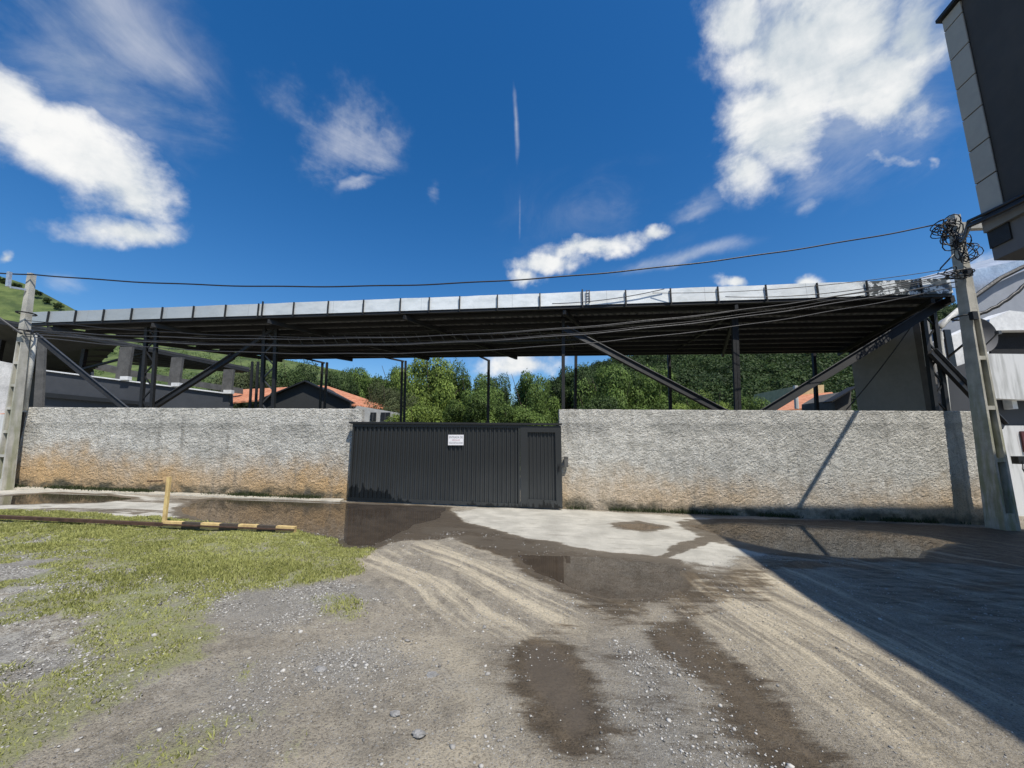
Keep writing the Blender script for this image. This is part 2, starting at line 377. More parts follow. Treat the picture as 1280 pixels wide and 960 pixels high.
# pale concrete carriageway
pale = poly_sd(wxs, wys, P2([(556,640),(600,634),(720,636),(900,648),(880,660),(960,668),(1000,690),(930,700),(905,726),(860,714),(780,700),(700,690),(640,675),(590,660)]))
pale = sstep(-.32, .45, pale)
pl2 = poly_sd(wxs, wys, P2([(-900,625),(0,612),(240,618),(300,620),(600,634),(600,628),(20,607),(-900,600)])); pale = np.maximum(pale, .9*sstep(-.1, .1, pl2))
pl3 = poly_sd(wxs, wys, P2([(-700,640),(0,612),(100,612),(240,626),(230,652),(100,645),(0,638)])); pale = np.maximum(pale, .9*sstep(-.1, .15, pl3))
pl4 = poly_sd(wxs, wys, P2([(470,652),(520,640),(600,660),(680,680),(740,690),(690,692),(600,684),(540,670)])); pale = np.maximum(pale, .8*sstep(-.1, .15, pl4)*sstep(.4, .55, fbm(X*2, Y*3, 4, 57)))
# sand coloured tyre streaks
def streak(a, b, s, fx=.22, fy=5.5):
    a = gnd(*a).xy; b = gnd(*b).xy; d = (b-a).normalized(); u = X*d.x+Y*d.y; v = -X*d.y+Y*d.x
    w = (fbm(X*.35, Y*.35, 2, s+5)-.5)*.7
    return .55*fbm(u*fx, (v+w)*fy, 5, s)+.45*fbm(u*fx*2, (v+w)*fy*3.1, 4, s+50)
s1 = sstep(.47, .60, streak((880,720), (1150,900), 101)); s2 = sstep(.46, .58, streak((480,690), (640,780), 121))
r1 = sstep(-.3, .5, poly_sd(wx, wy, P2([(820,712),(1000,700),(1140,760),(1280,840),(1280,990),(1080,990),(900,830),(850,770)])))
r2 = sstep(-.3, .5, poly_sd(wx, wy, P2([(440,690),(560,672),(700,730),(800,760),(700,800),(600,790),(480,740)])))
r3 = sstep(-.3, .6, poly_sd(wx, wy, P2([(900,655),(1400,680),(1400,900),(1300,860),(1000,700)])))
s3v = sstep(.48, .6, fbm(X*.6+2, Y*2.6, 5, 88))
sand = .45*sstep(.5, .62, fbm(X*1.1, Y*1.1, 4, 140))*sstep(-.2, .4, poly_sd(wx, wy, P2([(420,800),(600,780),(640,900),(640,1000),(300,1000)])))
r1 = r1*(1-.5*pale); r2 = r2*(1-.5*pale); r3 = r3*(1-.5*pale)
wet_dark = np.maximum(wet_dark, .42*sstep(-.4, .5, poly_sd(wx, wy, P2([(900,655),(1500,680),(1500,1000),(1300,1000),(1285,860),(1000,700)]))))  # damp tone spread over the building's shadow to paint its shade darker
# loose gravel zones
grav = np.maximum.reduce([
    sstep(-.3, .4, poly_sd(wx, wy, P2([(740,820),(820,800),(860,860),(930,920),(1000,990),(760,990),(775,900)]))),
    .9*sstep(-.25, .3, poly_sd(wx, wy, P2([(375,850),(400,812),(470,800),(520,830),(440,870)]))),
    .8*sstep(-.25, .3, poly_sd(wx, wy, P2([(215,740),(300,735),(440,720),(500,740),(330,790)]))),
    .95*sstep(-.3, .5, gravpatch)*sstep(.25, .5, fbm(X*2, Y*2, 4, 61)),
    .55*sstep(-.3, .5, poly_sd(wx, wy, P2([(120,960),(250,840),(520,780),(640,860),(660,1000)])))*sstep(.35, .6, fbm(X*2, Y*2, 4, 66))])
near = (X > -16) & (X < 16) & (Y > .2) & (Y < 11.2)
pmax = np.max([psdv[k] for k in ('left','mid','right','thin','small')], axis=0)
flat = sstep(-.5, .1, pmax)*.85
bumpz = (fbm(X*1.3, Y*1.3, 4, 5)-.5)*.05+(fbm(X*9, Y*9, 3, 6)-.5)*.014*(1-pale*.8)+(fbm(X*30, Y*30, 2, 16)-.5)*.008*(1-pale)
bumpz += grass*.02*fbm(X*7, Y*7, 3, 8)
bumpz *= (1-flat)*near*(1-.8*pale)
bumpz += near*(-.022*sstep(-.02, .22, pmax)+.006*sstep(.1, -.1, pmax)*sstep(-.5, -.1, pmax))
bumpz -= near*.01*sstep(-.1, .3, np.maximum(psdv['near'], psdv['track']))
Z = Zb+bumpz
ny, nx = X.shape
V = np.stack([X, Y, Z], -1).reshape(-1, 3)
idx = np.arange(nx*ny).reshape(ny, nx)
F = np.stack([idx[:-1, :-1], idx[:-1, 1:], idx[1:, 1:], idx[1:, :-1]], -1).reshape(-1, 4)
gm = npmesh('ground', V, F, True)
def attr(me, name, arr):
    a = me.attributes.new(name, 'FLOAT', 'POINT'); a.data.foreach_set('value', arr.ravel().astype(np.float32))
for nme, arr in (('grass', grass*near), ('wet_dark', wet_dark*near), ('pale', pale*near), ('sand', sand*near), ('grav', grav*near), ('track_a', r1*near), ('track_b', r2*near), ('track_c', r3*near)): attr(gm, nme, arr)
attr(gm, 'white_gravel', sstep(-.5, .8, gravpatch)*near)
M = NT('ground'); p = M.pos()
A = lambda n: M.n('ShaderNodeAttribute', attribute_name=n).outputs['Fac']
g_, w_, p_, s_, v_ = A('grass'), A('wet_dark'), A('pale'), A('sand'), A('grav')
n_f = M.noise(55, 6, .7, p); n_m = M.noise(9, 6, .65, p); n_l = M.noise(1.7, 6, .6, p); n_vf = M.noise(170, 3, .7, p)
base = M.mix(M.ramp(n_l, .3, .7), (.19, .176, .15), (.33, .308, .265))
base = M.mix(M.ramp(n_m, .3, .75, 0, .8), base, (.44, .41, .35))
base = M.mix(M.ramp(n_f, .35, .52, .7, 0), base, (.065, .058, .048))
base = M.mix(M.ramp(n_vf, .55, .68, 0, .75), base, (.50, .47, .41)); base = M.mix(M.ramp(n_vf, .3, .42, .6, 0), base, (.06, .052, .042))
n_h = M.noise(3.2, 7, .68, M.n('ShaderNodeMapping', {'Vector': p, 'Scale': (.55, 2.6, 1)}).outputs[0])
edge_n = M.math('ADD', M.math('MULTIPLY', M.math('SUBTRACT', n_h, .5), 1.25), M.math('ADD', M.math('MULTIPLY', M.math('SUBTRACT', n_m, .5), .5), M.math('MULTIPLY', M.math('SUBTRACT', n_f, .5), .8)))
def stk(a, b, fx, fy, lo, hi, det=9, seed=0.0):
    a = gnd(*a); b = gnd(*b); an = math.atan2(b.y-a.y, b.x-a.x)
    wv_ = M.n('ShaderNodeTexNoise', {'Vector': p, 'Scale': .45, 'Detail': 2.0}).outputs['Color']
    v0 = M.n('ShaderNodeVectorMath', {0: p, 1: M.n('ShaderNodeVectorMath', {0: wv_, 'Scale': .55}, operation='SCALE').outputs[0]}, operation='ADD').outputs[0]
    v1_ = M.n('ShaderNodeMapping', {'Vector': v0, 'Rotation': (0, 0, -an)}).outputs[0]
    v2_ = M.n('ShaderNodeMapping', {'Vector': v1_, 'Scale': (fx, fy, 1), 'Location': (seed, seed*1.7, 0)}).outputs[0]
    return M.ramp(M.noise(1.0, det, .66, v2_), lo, hi)
TA = stk((880, 720), (1150, 900), .28, 3.6, .44, .60); TA2 = stk((880, 720), (1150, 900), .5, 14.0, .35, .62, 8, 3.0)
TB = stk((480, 690), (640, 780), .3, 4.6, .45, .60, 9, 7.0); TC = stk((930, 690), (1250, 760), .35, 3.0, .50, .64, 9, 5.0)
a_, b_2, c_2 = A('track_a'), A('track_b'), A('track_c')
sf = M.math('MAXIMUM', M.math('MULTIPLY', a_, M.math('MULTIPLY', TA, M.ramp(TA2, 0, 1, .45, 1))), M.math('MAXIMUM', M.math('MULTIPLY', b_2, TB), M.math('MULTIPLY', c_2, M.math('MULTIPLY', TC, .8))))
sf = M.math('MAXIMUM', sf, s_)
sf = M.math('MULTIPLY', sf, M.ramp(n_f, .3, .6, .4, 1))
dkst = M.math('MULTIPLY', M.math('MAXIMUM', a_, b_2), M.math('SUBTRACT', 1.0, TA2)); base = M.mix(M.math('MULTIPLY', dkst, .35), base, (.09, .08, .065))
base = M.mix(M.math('MULTIPLY', sf, .9), base, (.64, .585, .465))
# stones as voronoi cells
vo = M.n('ShaderNodeTexVoronoi', {'Vector': p, 'Scale': 46.0, 'Randomness': 1.0}); vo2 = M.n('ShaderNodeTexVoronoi', {'Vector': p, 'Scale': 105.0})
sx = M.n('ShaderNodeSeparateXYZ', {0: vo.outputs['Color']}); sx2 = M.n('ShaderNodeSeparateXYZ', {0: vo2.outputs['Color']})
stone = M.math('MULTIPLY', M.math('LESS_THAN', vo.outputs['Distance'], M.math('MULTIPLY', sx.outputs[0], .42)), M.math('GREATER_THAN', sx.outputs[1], M.ramp(v_, 0, 1, .82, .2)))
stone2 = M.math('MULTIPLY', M.math('LESS_THAN', vo2.outputs['Distance'], .36), M.math('GREATER_THAN', sx2.outputs[1], M.ramp(v_, 0, 1, .7, .2)))
stc = M.mix(sx.outputs[2], (.22, .21, .19), (.52, .50, .45)); stc2 = M.mix(sx2.outputs[2], (.16, .15, .14), (.50, .475, .43))
np_ = M.math('SUBTRACT', 1.0, p_, clamp=True)
base = M.mix(1.0, base, (1.05, .99, .89), 'MULTIPLY')
gravbase = M.mix(n_f, (.075, .07, .06), (.44, .42, .37))
base = M.mix(M.math('MULTIPLY', v_, .75), base, gravbase)
base = M.mix(M.math('MULTIPLY', stone2, np_), base, stc2); base = M.mix(M.math('MULTIPLY', stone, np_), base, stc)
wg = M.math('MULTIPLY', A('white_gravel'), M.ramp(n_m, .4, .62)); base = M.mix(M.math('MULTIPLY', wg, M.ramp(n_f, .4, .6, .15, .75)), base, (.58, .56, .50))
# pale concrete
pc = M.mix(M.ramp(n_l, .3, .7), (.38, .36, .305), (.54, .512, .435)); pc = M.mix(M.ramp(n_f, .3, .5, .35, 0), pc, (.24, .22, .175)); pc = M.mix(M.ramp(n_h, .52, .68, 0, .5), pc, (.24, .22, .18))
pe = M.ramp(M.math('ADD', p_, edge_n), .38, .68)
base = M.mix(pe, base, pc)
# grass soil
ge = M.ramp(M.math('ADD', g_, M.math('ADD', M.math('MULTIPLY', M.math('SUBTRACT', n_m, .5), 1.3), M.math('MULTIPLY', M.math('SUBTRACT', n_f, .5), 1.5))), .25, .85)
gc = M.mix(M.ramp(n_f, .3, .65), (.13, .125, .06), (.36, .345, .17)); gc = M.mix(M.ramp(n_l, .35, .65, 0, .6), gc, (.27, .30, .11))
gc = M.mix(M.math('MULTIPLY', stone2, .3), gc, stc2)
base = M.mix(M.math('MULTIPLY', ge, M.ramp(n_m, .3, .6, .35, .9)), base, gc)
# wetness and painted building shade
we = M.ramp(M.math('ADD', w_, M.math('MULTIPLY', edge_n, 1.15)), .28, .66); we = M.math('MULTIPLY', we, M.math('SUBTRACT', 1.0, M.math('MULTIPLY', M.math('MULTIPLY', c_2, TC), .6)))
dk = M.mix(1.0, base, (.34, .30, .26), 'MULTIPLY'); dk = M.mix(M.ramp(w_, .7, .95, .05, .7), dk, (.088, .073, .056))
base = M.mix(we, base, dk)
vs = M.n('ShaderNodeSeparateXYZ', {0: p})
far = M.ramp(vs.outputs[1], 12, 30); base = M.mix(far, base, (.10, .12, .04))
film = M.ramp(M.math('ADD', w_, M.math('MULTIPLY', M.math('SUBTRACT', n_m, .5), .35)), .62, .95)
M.set(Base_Color=base, Roughness=M.math('SUBTRACT', M.ramp(we, 0, 1, .95, .65), M.math('MULTIPLY', film, .35)))
M.b.inputs['Specular IOR Level'].default_value = .2
hgt = M.math('ADD', M.math('MULTIPLY', n_f, .8), M.math('ADD', M.math('MULTIPLY', stone, .5), M.math('MULTIPLY', stone2, .25)))
hgt = M.math('MULTIPLY', hgt, M.math('SUBTRACT', 1.0, M.math('MULTIPLY', film, .8)))
hgt = M.math('MULTIPLY', hgt, M.ramp(pe, 0, 1, 1, .35))
M.bump(hgt, 1.0, .03)
MAT['ground'] = M.m
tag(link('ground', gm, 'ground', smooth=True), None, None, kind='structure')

# muddy water sheets
def water_mat(name, col, rough, wob):
    M = NT(name); p = M.pos()
    n1 = M.noise(3, 5, .6, p); n2 = M.noise(26, 5, .7, p)
    c = M.mix(M.ramp(n1, .3, .7), tuple(k*.8 for k in col), tuple(k*1.25 for k in col)); c = M.mix(M.ramp(n2, .62, .75, 0, .35), c, (.22, .19, .15))
    M.set(Base_Color=c, Roughness=rough); M.b.inputs['IOR'].default_value = 1.36
    up = M.n('ShaderNodeCombineXYZ', {2: 1.0}).outputs[0]
    M.bump(M.noise(5, 2, .5, p), wob, .01, up); return M.m
MAT['mud_water'] = water_mat('muddy_water', (.075, .056, .038), .07, .02)
MAT['clear_water'] = water_mat('puddle_water', (.06, .045, .031), .03, .006)
MAT['mud'] = water_mat('silty_water', (.125, .10, .075), .22, .1)
def puddle(key, mat, jag=.09):
    pts = [Vector(q) for q in P2(PUD[key])]; cen = sum(pts, Vector((0, 0)))/len(pts); pts = [q+(q-cen).normalized()*.10 for q in pts]; n = len(pts); out = []
    for i in range(n):
        a, b, c, d = pts[i-1], pts[i], pts[(i+1) % n], pts[(i+2) % n]
        L = (c-b).length; k = max(2, int(L/.035))
        for j in range(k):
            t = j/k
            q = .5*((2*b)+(c-a)*t+(2*a-5*b+4*c-d)*t*t+(3*b-a-3*c+d)*t**3); out.append(q)
    o2 = []
    for q in out:
        e = (float(fbm(q.x*2.2, q.y*2.2, 5, 23))-.5); f = (float(fbm(q.x*2.2, q.y*2.2, 5, 29))-.5)
        x = q.x+e*jag*5; y = q.y+f*jag*4; o2.append((x, y, ground_z(x)-.003))
    bm = bmesh.new(); vs = [bm.verts.new(v) for v in o2]; f = bm.faces.new(vs)
    if f.normal.z < 0: f.normal_flip()
    bmesh.ops.triangulate(bm, faces=[f]); bmesh.ops.recalc_face_normals(bm, faces=bm.faces)
    for f in bm.faces:
        if f.normal.z < 0: f.normal_flip()
    me = bpy.data.meshes.new('puddle'); bm.to_mesh(me); bm.free()
    tag(link('puddle', me, mat), None, None, kind='structure')
puddle('left', 'clear_water'); puddle('mid', 'clear_water', .05); puddle('right', 'clear_water')
puddle('thin', 'clear_water', .05); puddle('small', 'mud_water', .03)

# interpolation of masks for scattering
def samp(arr, x, y):
    i = np.clip(np.searchsorted(xs, x)-1, 0, nx-2); j = np.clip(np.searchsorted(ys, y)-1, 0, ny-2)
    return arr[j, i]
# grass blades
N = 800000
gx = rng.uniform(-13.5, .2, N); gy = np.sqrt(rng.uniform(1.2**2, 9.2**2, N))
gv = samp(grass, gx, gy); dens = fbm(gx*5, gy*5, 3, 71)
keep = (rng.uniform(0, 1, N) < np.clip(gv*1.5-.45, 0, 1)*np.clip(dens*3-.8, .1, 1)) & (samp(wet_dark, gx, gy) < .6) & (np.abs(gx) < gy*1.5+.5)
gx, gy = gx[keep], gy[keep]; n = len(gx); gz = samp(Z, gx, gy)
tall = sstep(.5, .7, fbm(gx*1.2, gy*1.2, 3, 75)); edge = samp(sstep(.5, 0, np.abs(gsd)), gx, gy)
hgt_ = rng.uniform(.008, .024, n)*(1+.9*tall+.7*edge*(gy > 4.5)); a = rng.uniform(0, 2*np.pi, n); wdt = rng.uniform(.003, .006, n)*(.6+gy*.2)
lean = rng.normal(0, .6, (n, 2))*hgt_[:, None]
B = np.stack([gx, gy, gz-.004], -1); dx = np.stack([np.cos(a)*wdt, np.sin(a)*wdt, 0*a], -1)
T = B+np.stack([lean[:, 0], lean[:, 1], hgt_+.004], -1)
V = np.stack([B-dx, B+dx, T], 1).reshape(-1, 3); F = np.arange(3*n).reshape(-1, 3)
gme = npmesh('grass', V, F); val = np.clip(rng.uniform(.1, .9, n)*.6+.5*fbm(gx*.9, gy*.9, 3, 81)-.05*tall, 0, 1); attr(gme, 'val', np.repeat(val, 3))
tag(link('grass', gme, 'grass'), 'short patchy green grass growing over the gravel verge', 'grass', kind='stuff')
# loose stones
def rocks(name, x, y, r, label, mat='stone', zoff=0.0):
    ico = bmesh.new(); bmesh.ops.create_icosphere(ico, subdivisions=1, radius=1); iv = np.array([v.co[:] for v in ico.verts]); jf = np.array([[v.index for v in f.verts] for f in ico.faces]); ico.free()
    n = len(x); k = len(iv)
    jit = 1+rng.normal(0, .17, (n, k, 1)); sc = np.stack([rng.uniform(.8, 1.3, n), rng.uniform(.7, 1.1, n), rng.uniform(.4, .7, n)], -1)[:, None]
    a = rng.uniform(0, 6.28, n); P = iv[None]*jit*sc*r[:, None, None]
    Q = np.stack([P[..., 0]*np.cos(a)[:, None]-P[..., 1]*np.sin(a)[:, None], P[..., 0]*np.sin(a)[:, None]+P[..., 1]*np.cos(a)[:, None], P[..., 2]], -1)
    Q += np.stack([x, y, samp(Z, x, y)+r*.18+zoff], -1)[:, None]
    me = npmesh(name, Q.reshape(-1, 3), (jf[None]+np.arange(n)[:, None, None]*k).reshape(-1, 3)); attr(me, 'val', np.repeat(rng.uniform(0, 1, n), k)); return link(name, me, mat)
M = NT('stones_by_value'); va = M.n('ShaderNodeAttribute', attribute_name='val').outputs['Fac']
M.set(Base_Color=M.mix(M.noise(40, 4, .6, M.pos()), M.mix(va, (.10, .09, .08), (.42, .40, .36)), M.mix(va, (.17, .16, .14), (.66, .63, .57))), Roughness=.9); MAT['stone_v'] = M.m
N = 450000
x = rng.uniform(-9, 6, N); y = np.sqrt(rng.uniform(.9**2, 7.5**2, N))
gp = sstep(-.5, .6, samp(gravpatch, x, y)); dn = np.clip(samp(grav, x, y)*.9+.07+.35*gp, 0, 1)*(1-samp(pale, x, y))*(1-.3*samp(grass, x, y))*sstep(.35, .6, fbm(x*3, y*3, 3, 91))*(1-.85*samp(flat, x, y))
k = (rng.uniform(0, 1, N) < dn) & (np.abs(x) < y*1.5+.4); x, y = x[k], y[k]
r = rng.gamma(1.6, .0020, len(x))+.0022; r = np.clip(r, .0022, .024)
tag(rocks('gravel', x, y, r, '', 'stone_v'), 'loose pale gravel scattered over the dirt', 'gravel', kind='stuff')
# separate larger stones
for i, (px, py, rr, lb) in enumerate([(540, 845, .035, 'largest rough grey stone lying on the bare dirt'), (523, 918, .03, 'flat pale stone half buried near the bottom of the dirt track'),
        (400, 838, .035, 'white angular stone on the dark gravel patch'), (494, 893, .026, 'dark lump of dirt left of the flat pale stone')]):
    g = gnd(px, py); bm = bmesh.new(); bmesh.ops.create_icosphere(bm, subdivisions=3, radius=rr)
    for v in bm.verts:
        d = v.co.normalized(); q = 1+.45*(float(fbm(d.x*2.1+i*7+5, d.y*2.1+d.z*1.7+9, 3, i))-.5)*2*.8
        v.co = Vector((v.co.x*1.3*q, v.co.y*q, v.co.z*.5*q))
    me = bpy.data.meshes.new('stone'); bm.to_mesh(me); bm.free()
    o = link('stone', me, 'stone', smooth=False); o.location = g+Vector((0, 0, rr*.15)); tag(o, lb, 'stone', 'stones lying on the dirt track')

# ------------------------------------------------------------------ street wall
def wall_mesh(name, x0, x1, ytop, label):
    """rough front face as a displaced grid plus a plain body behind"""
    st = .03; nxx = int((x1-x0)/st); nzz = 92; th = .18
    t = np.linspace(0, 1, nxx+1); w = np.linspace(0, 1, nzz+1); XX, WW = np.meshgrid(x0+(x1-x0)*t, w)
    zb = -0.037*(XX+1.5)-.06; zt = ytop(XX)+(fbm(XX*6, XX*0, 3, 4)-.5)*.012; ZZ = zb+(zt-zb)*WW
    u = XX*.82+ZZ*.57; vv = -XX*.57+ZZ*.82
    d = (fbm(u*20, vv*25, 3, 51)-.35)*.032+(fbm(XX*1.3, ZZ*1.3, 3, 53)-.5)*.03
    prof = np.minimum(1, np.minimum((XX-x0)/.04, np.minimum((x1-XX)/.04, (1-WW)/.012))); d = d*np.clip(prof, 0, 1)
    YY = WALLY-d
    V = np.stack([XX, YY, ZZ], -1).reshape(-1, 3); m = nxx+1; idx = np.arange(m*(nzz+1)).reshape(nzz+1, m)
    F = np.stack([idx[:-1, :-1], idx[:-1, 1:], idx[1:, 1:], idx[1:, :-1]], -1).reshape(-1, 4).tolist()
    V = V.tolist(); o = len(V)
    for a in (0, m-1):
        V += [[V[idx[0, a]][0], WALLY+th, V[idx[0, a]][2]], [V[idx[-1, a]][0], WALLY+th, V[idx[-1, a]][2]]]
    # top strip
    o2 = len(V); V += [[V[i][0], WALLY+th, V[i][2]] for i in idx[-1]]
    F += [[int(idx[-1, i]), int(idx[-1, i+1]), o2+i+1, o2+i] for i in range(nxx)]
    Fp = [tuple(f) for f in F]
    Fp.append((o, o+1, *[int(k) for k in idx[::-1, 0]])); Fp.append((*[int(k) for k in idx[:, -1]], o+3, o+2)); Fp.append((o+2, o+3, o+1, o))
    me = bpy.data.meshes.new(name); me.from_pydata(V, [], Fp); me.update()
    ob = link(name, me, 'roughcast'); return tag(ob, label, 'wall')
zt_l = at(25, 509, WALLY); zt_m = at(453, 511, WALLY); zt_r0 = at(699, 511.5, WALLY); zt_r = at(1243, 514, WALLY)
wall_mesh('street_wall', zt_l.x, zt_m.x, lambda X: zt_l.z+(X-zt_l.x)/(zt_m.x-zt_l.x)*(zt_m.z-zt_l.z), 'long roughcast boundary wall left of the dark metal gate, stained orange at its foot')
wall_mesh('street_wall', zt_r0.x, zt_r.x, lambda X: zt_r0.z+(X-zt_r0.x)/(zt_r.x-zt_r0.x)*(zt_r.z-zt_r0.z), 'roughcast boundary wall right of the gate, running to the leaning utility pole')
# kerb-like concrete footing in front of the wall
mb = MB()
for a, b in ((-13.2, -4.45),):
    k = 24
    for i in range(k):
        xa = a+(b-a)*i/k; xb = a+(b-a)*(i+1)/k
        mb.prism([(xa,WALLY-.30,ground_z(xa)-.05),(xb,WALLY-.30,ground_z(xb)-.05),(xb,WALLY-.03,ground_z(xb)-.05),(xa,WALLY-.03,ground_z(xa)-.05)],
                 [(xa,WALLY-.28,ground_z(xa)+.03),(xb,WALLY-.28,ground_z(xb)+.03),(xb,WALLY-.03,ground_z(xb)+.05),(xa,WALLY-.03,ground_z(xa)+.05)])
tag(mb.build('kerb', simple('kerb_cement', (.5, .46, .37), .9, 0, .3, 2, .2)), None, None, kind='structure')

# weeds along the foot of the wall (stuff)
nW = 9000; wxx = np.concatenate([rng.uniform(-13.2, -4.5, nW*2//3), rng.uniform(1.4, 12, nW//3)]); dn = fbm(wxx*1.3, wxx*0+3, 3, 33); kp = rng.uniform(0, 1, len(wxx)) < sstep(.38, .7, dn)
wxx = wxx[kp]; n = len(wxx); wyy = WALLY-.05-np.abs(rng.normal(0, .06, n)); wzz = -0.037*(wxx+1.5)
hh_ = rng.uniform(.03, .12, n)*(.5+dn[kp]); a = rng.uniform(0, 6.28, n); B = np.stack([wxx, wyy, wzz+.02], -1); dx = np.stack([np.cos(a), np.sin(a), 0*a], -1)*.012
T = B+np.stack([rng.normal(0, .03, n), rng.normal(0, .03, n), hh_], -1)
wme = npmesh('weeds', np.stack([B-dx, B+dx, T], 1).reshape(-1, 3), np.arange(3*n).reshape(-1, 3)); attr(wme, 'val', np.repeat(rng.uniform(0, .6, n), 3))
tag(link('weeds', wme, 'leaf_olive'), 'small weeds and moss along the foot of the roughcast wall', 'weeds', kind='stuff')

# ------------------------------------------------------------------ gate
GY = 10.42
gl = at(441.5, 530, GY); gr = at(701, 532, GY); gm_ = at(650, 531, GY)
X0, X1, XM = gl.x, gr.x, gm_.x; ZT0, ZT1 = gl.z, gr.z-.0
zt = lambda x: ZT0+(x-X0)/(X1-X0)*(ZT1-ZT0); zb = lambda x: ground_z(x)+.035
gate = thing('sliding_gate', 'dark grey corrugated metal sliding gate with a pedestrian door at its right end', 'gate', (X0, GY, ground_z(X0)))
def corr(x0, x1, y, z0f, z1f, pitch=.115, dep=.03):
    V = []; F = []; x = x0; k = 0; prof = []
    while x < x1-.001:
        for fx, fy in ((0, 0), (.38, 0), (.5, 1), (.88, 1)):
            xx = x+fx*pitch
            if xx <= x1: prof.append((xx, y-dep*fy))
        x += pitch
    prof.append((x1, y))
    mb = MB(); vs = [(a, b, z0f(a)) for a, b in prof]+[(a, b, z1f(a)) for a, b in prof]; n = len(prof)
    mb.add(vs, [(i, i+1, n+i+1, n+i) for i in range(n-1)]); return mb
corr(X0+.05, XM-.03, GY+.02, lambda x: zb(x)+.07, lambda x: zt(x)-.06).build('panel', 'gate', gate)
fr = MB()
fr.beam((X0, GY, zt(X0)-.03), (XM, GY, zt(XM)-.03), .07, .08); fr.beam((X0, GY, zb(X0)+.04), (XM, GY, zb(XM)+.04), .07, .08)
fr.box(X0, X0+.05, GY-.033, GY+.033, zb(X0)+.08, zt(X0)-.07); fr.box(XM-.05, XM-.004, GY-.033, GY+.033, zb(XM)+.08, zt(XM)-.07)
fr.build('frame', 'gate', gate)
ca = MB(); ca.beam((X0-.08, GY-.01, zt(X0)+.035), (X1+.02, GY-.01, zt(X1)+.035), .14, .05); ca.build('top_rail', 'dark_metal', gate)
dr = MB()
dr.box(XM+.004, XM+.2, GY-.045, GY+.035, zb(XM)+.0, zt(XM)-.005); dr.box(X1-.16, X1, GY-.045, GY+.035, zb(X1), zt(X1)-.005)
dr.beam((XM+.2, GY-.005, zb(XM)+.10), (X1-.16, GY-.005, zb(X1)+.10), .08, .2); dr.beam((XM+.2, GY-.005, zt(XM)-.10), (X1-.16, GY-.005, zt(X1)-.10), .08, .17)
door = dr.build('door_frame', 'gate', gate)
corr(XM+.2, X1-.16, GY+.02, lambda x: zb(x)+.19, lambda x: zt(x)-.18, .1, .02).build('door_panel', 'gate', door)
hd = MB(); hd.tube([(X1-.08, GY-.045, 1.02), (X1-.08, GY-.1, 1.02), (X1-.08, GY-.1, .92), (X1-.08, GY-.045, .92)], .012); hd.box(X1-.12, X1-.04, GY-.055, GY-.0455, .88, 1.08); hd.build('handle', 'dark_metal', door)
# electric box beside the gate
mb = MB(); q = at(707, 578, WALLY); mb.box(q.x-.05, q.x+.05, WALLY-.13, WALLY-.04, q.z-.12, q.z+.14); mb.box(q.x-.06, q.x+.06, WALLY-.14, WALLY-.131, q.z+.13, q.z+.15)
tag(mb.build('intercom_box', 'block'), 'small pale intercom box on the wall just right of the gate', 'box')
# sign
a = at(560.5, 543.5, GY-.03); b = at(579.5, 556.5, GY-.03); sc_ = (a.x+b.x)/2; szc = (a.z+b.z)/2; sw = b.x-a.x; sh = a.z-b.z
sg = thing('gate_sign', 'small white rectangular notice fixed to the dark gate', 'sign', (sc_, GY-.035, szc-sh/2))
mb = MB(); mb.box(sc_-sw/2, sc_+sw/2, GY-.052, GY-.044, szc-sh/2, szc+sh/2); mb.build('plate', 'sign', sg)
for txt, dz, size, mt in (('ENTRADA DE', .07, .082, 'ink'), ('VEÍCULOS', -.005, .048, 'ink_red'), ('NÃO ESTACIONE', -.08, .062, 'ink')):
    cu = bpy.data.curves.new('lettering', 'FONT'); cu.body = txt; cu.size = size; cu.align_x = 'CENTER'; cu.align_y = 'CENTER'
    to = bpy.data.objects.new('tmp', cu); C.objects.link(to); bpy.context.view_layer.update()
    me = bpy.data.meshes.new_from_object(to.evaluated_get(bpy.context.evaluated_depsgraph_get())); bpy.data.objects.remove(to)
    w = max(v.co.x for v in me.vertices)*2; kx = min(1, sw*.88/w)
    for v in me.vertices: v.co = (sc_+v.co.x*kx, GY-.054, szc+dz+v.co.y)
    me.materials.clear(); link('lettering', me, mt, sg)

# ------------------------------------------------------------------ big canopy shed
FL = at(40, 404, 13.3); FR = at(1190, 367, 10.95); BL = at(340, 446, 18.0); BR = at(1062, 437, 16.2)
def RP(s, t):  # roof plane point
    return (FL*(1-s)+FR*s)*(1-t)+(BL*(1-s)+BR*s)*t
def s_of_px(px, t=0):
    lo, hi = 0.0, 1.0
    for _ in range(40):
        m = (lo+hi)/2; P = RP(m, t)
        q = 640+P.x/(P.y*math.cos(TH)+(P.z-CAMZ)*math.sin(TH))*FPX
        if q < px: lo = m
        else: hi = m
    return lo
canopy = thing('metal_canopy', 'long open sided steel canopy with corrugated roof and bright galvanised front gutter behind the wall', 'canopy', (0, 13, 0))
# corrugated sheet
W = 118; mb = MB(); prof = []
for i in range(W):
    for fx, fz in ((0, 0), (.45, 0), (.6, .075), (.85, .075)): prof.append(((i+fx)/W, fz))
prof.append((1, 0)); n = len(prof); vs = []
for t in (0, .25, .5, .75, 1): vs += [RP(s, t)+Vector((0, 0, fz+.02)) for s, fz in prof]
mb.add(vs, [(r*n+i, r*n+i+1, (r+1)*n+i+1, (r+1)*n+i) for r in range(4) for i in range(n-1)])
mb.build('roof_sheet', 'roof_under', canopy)
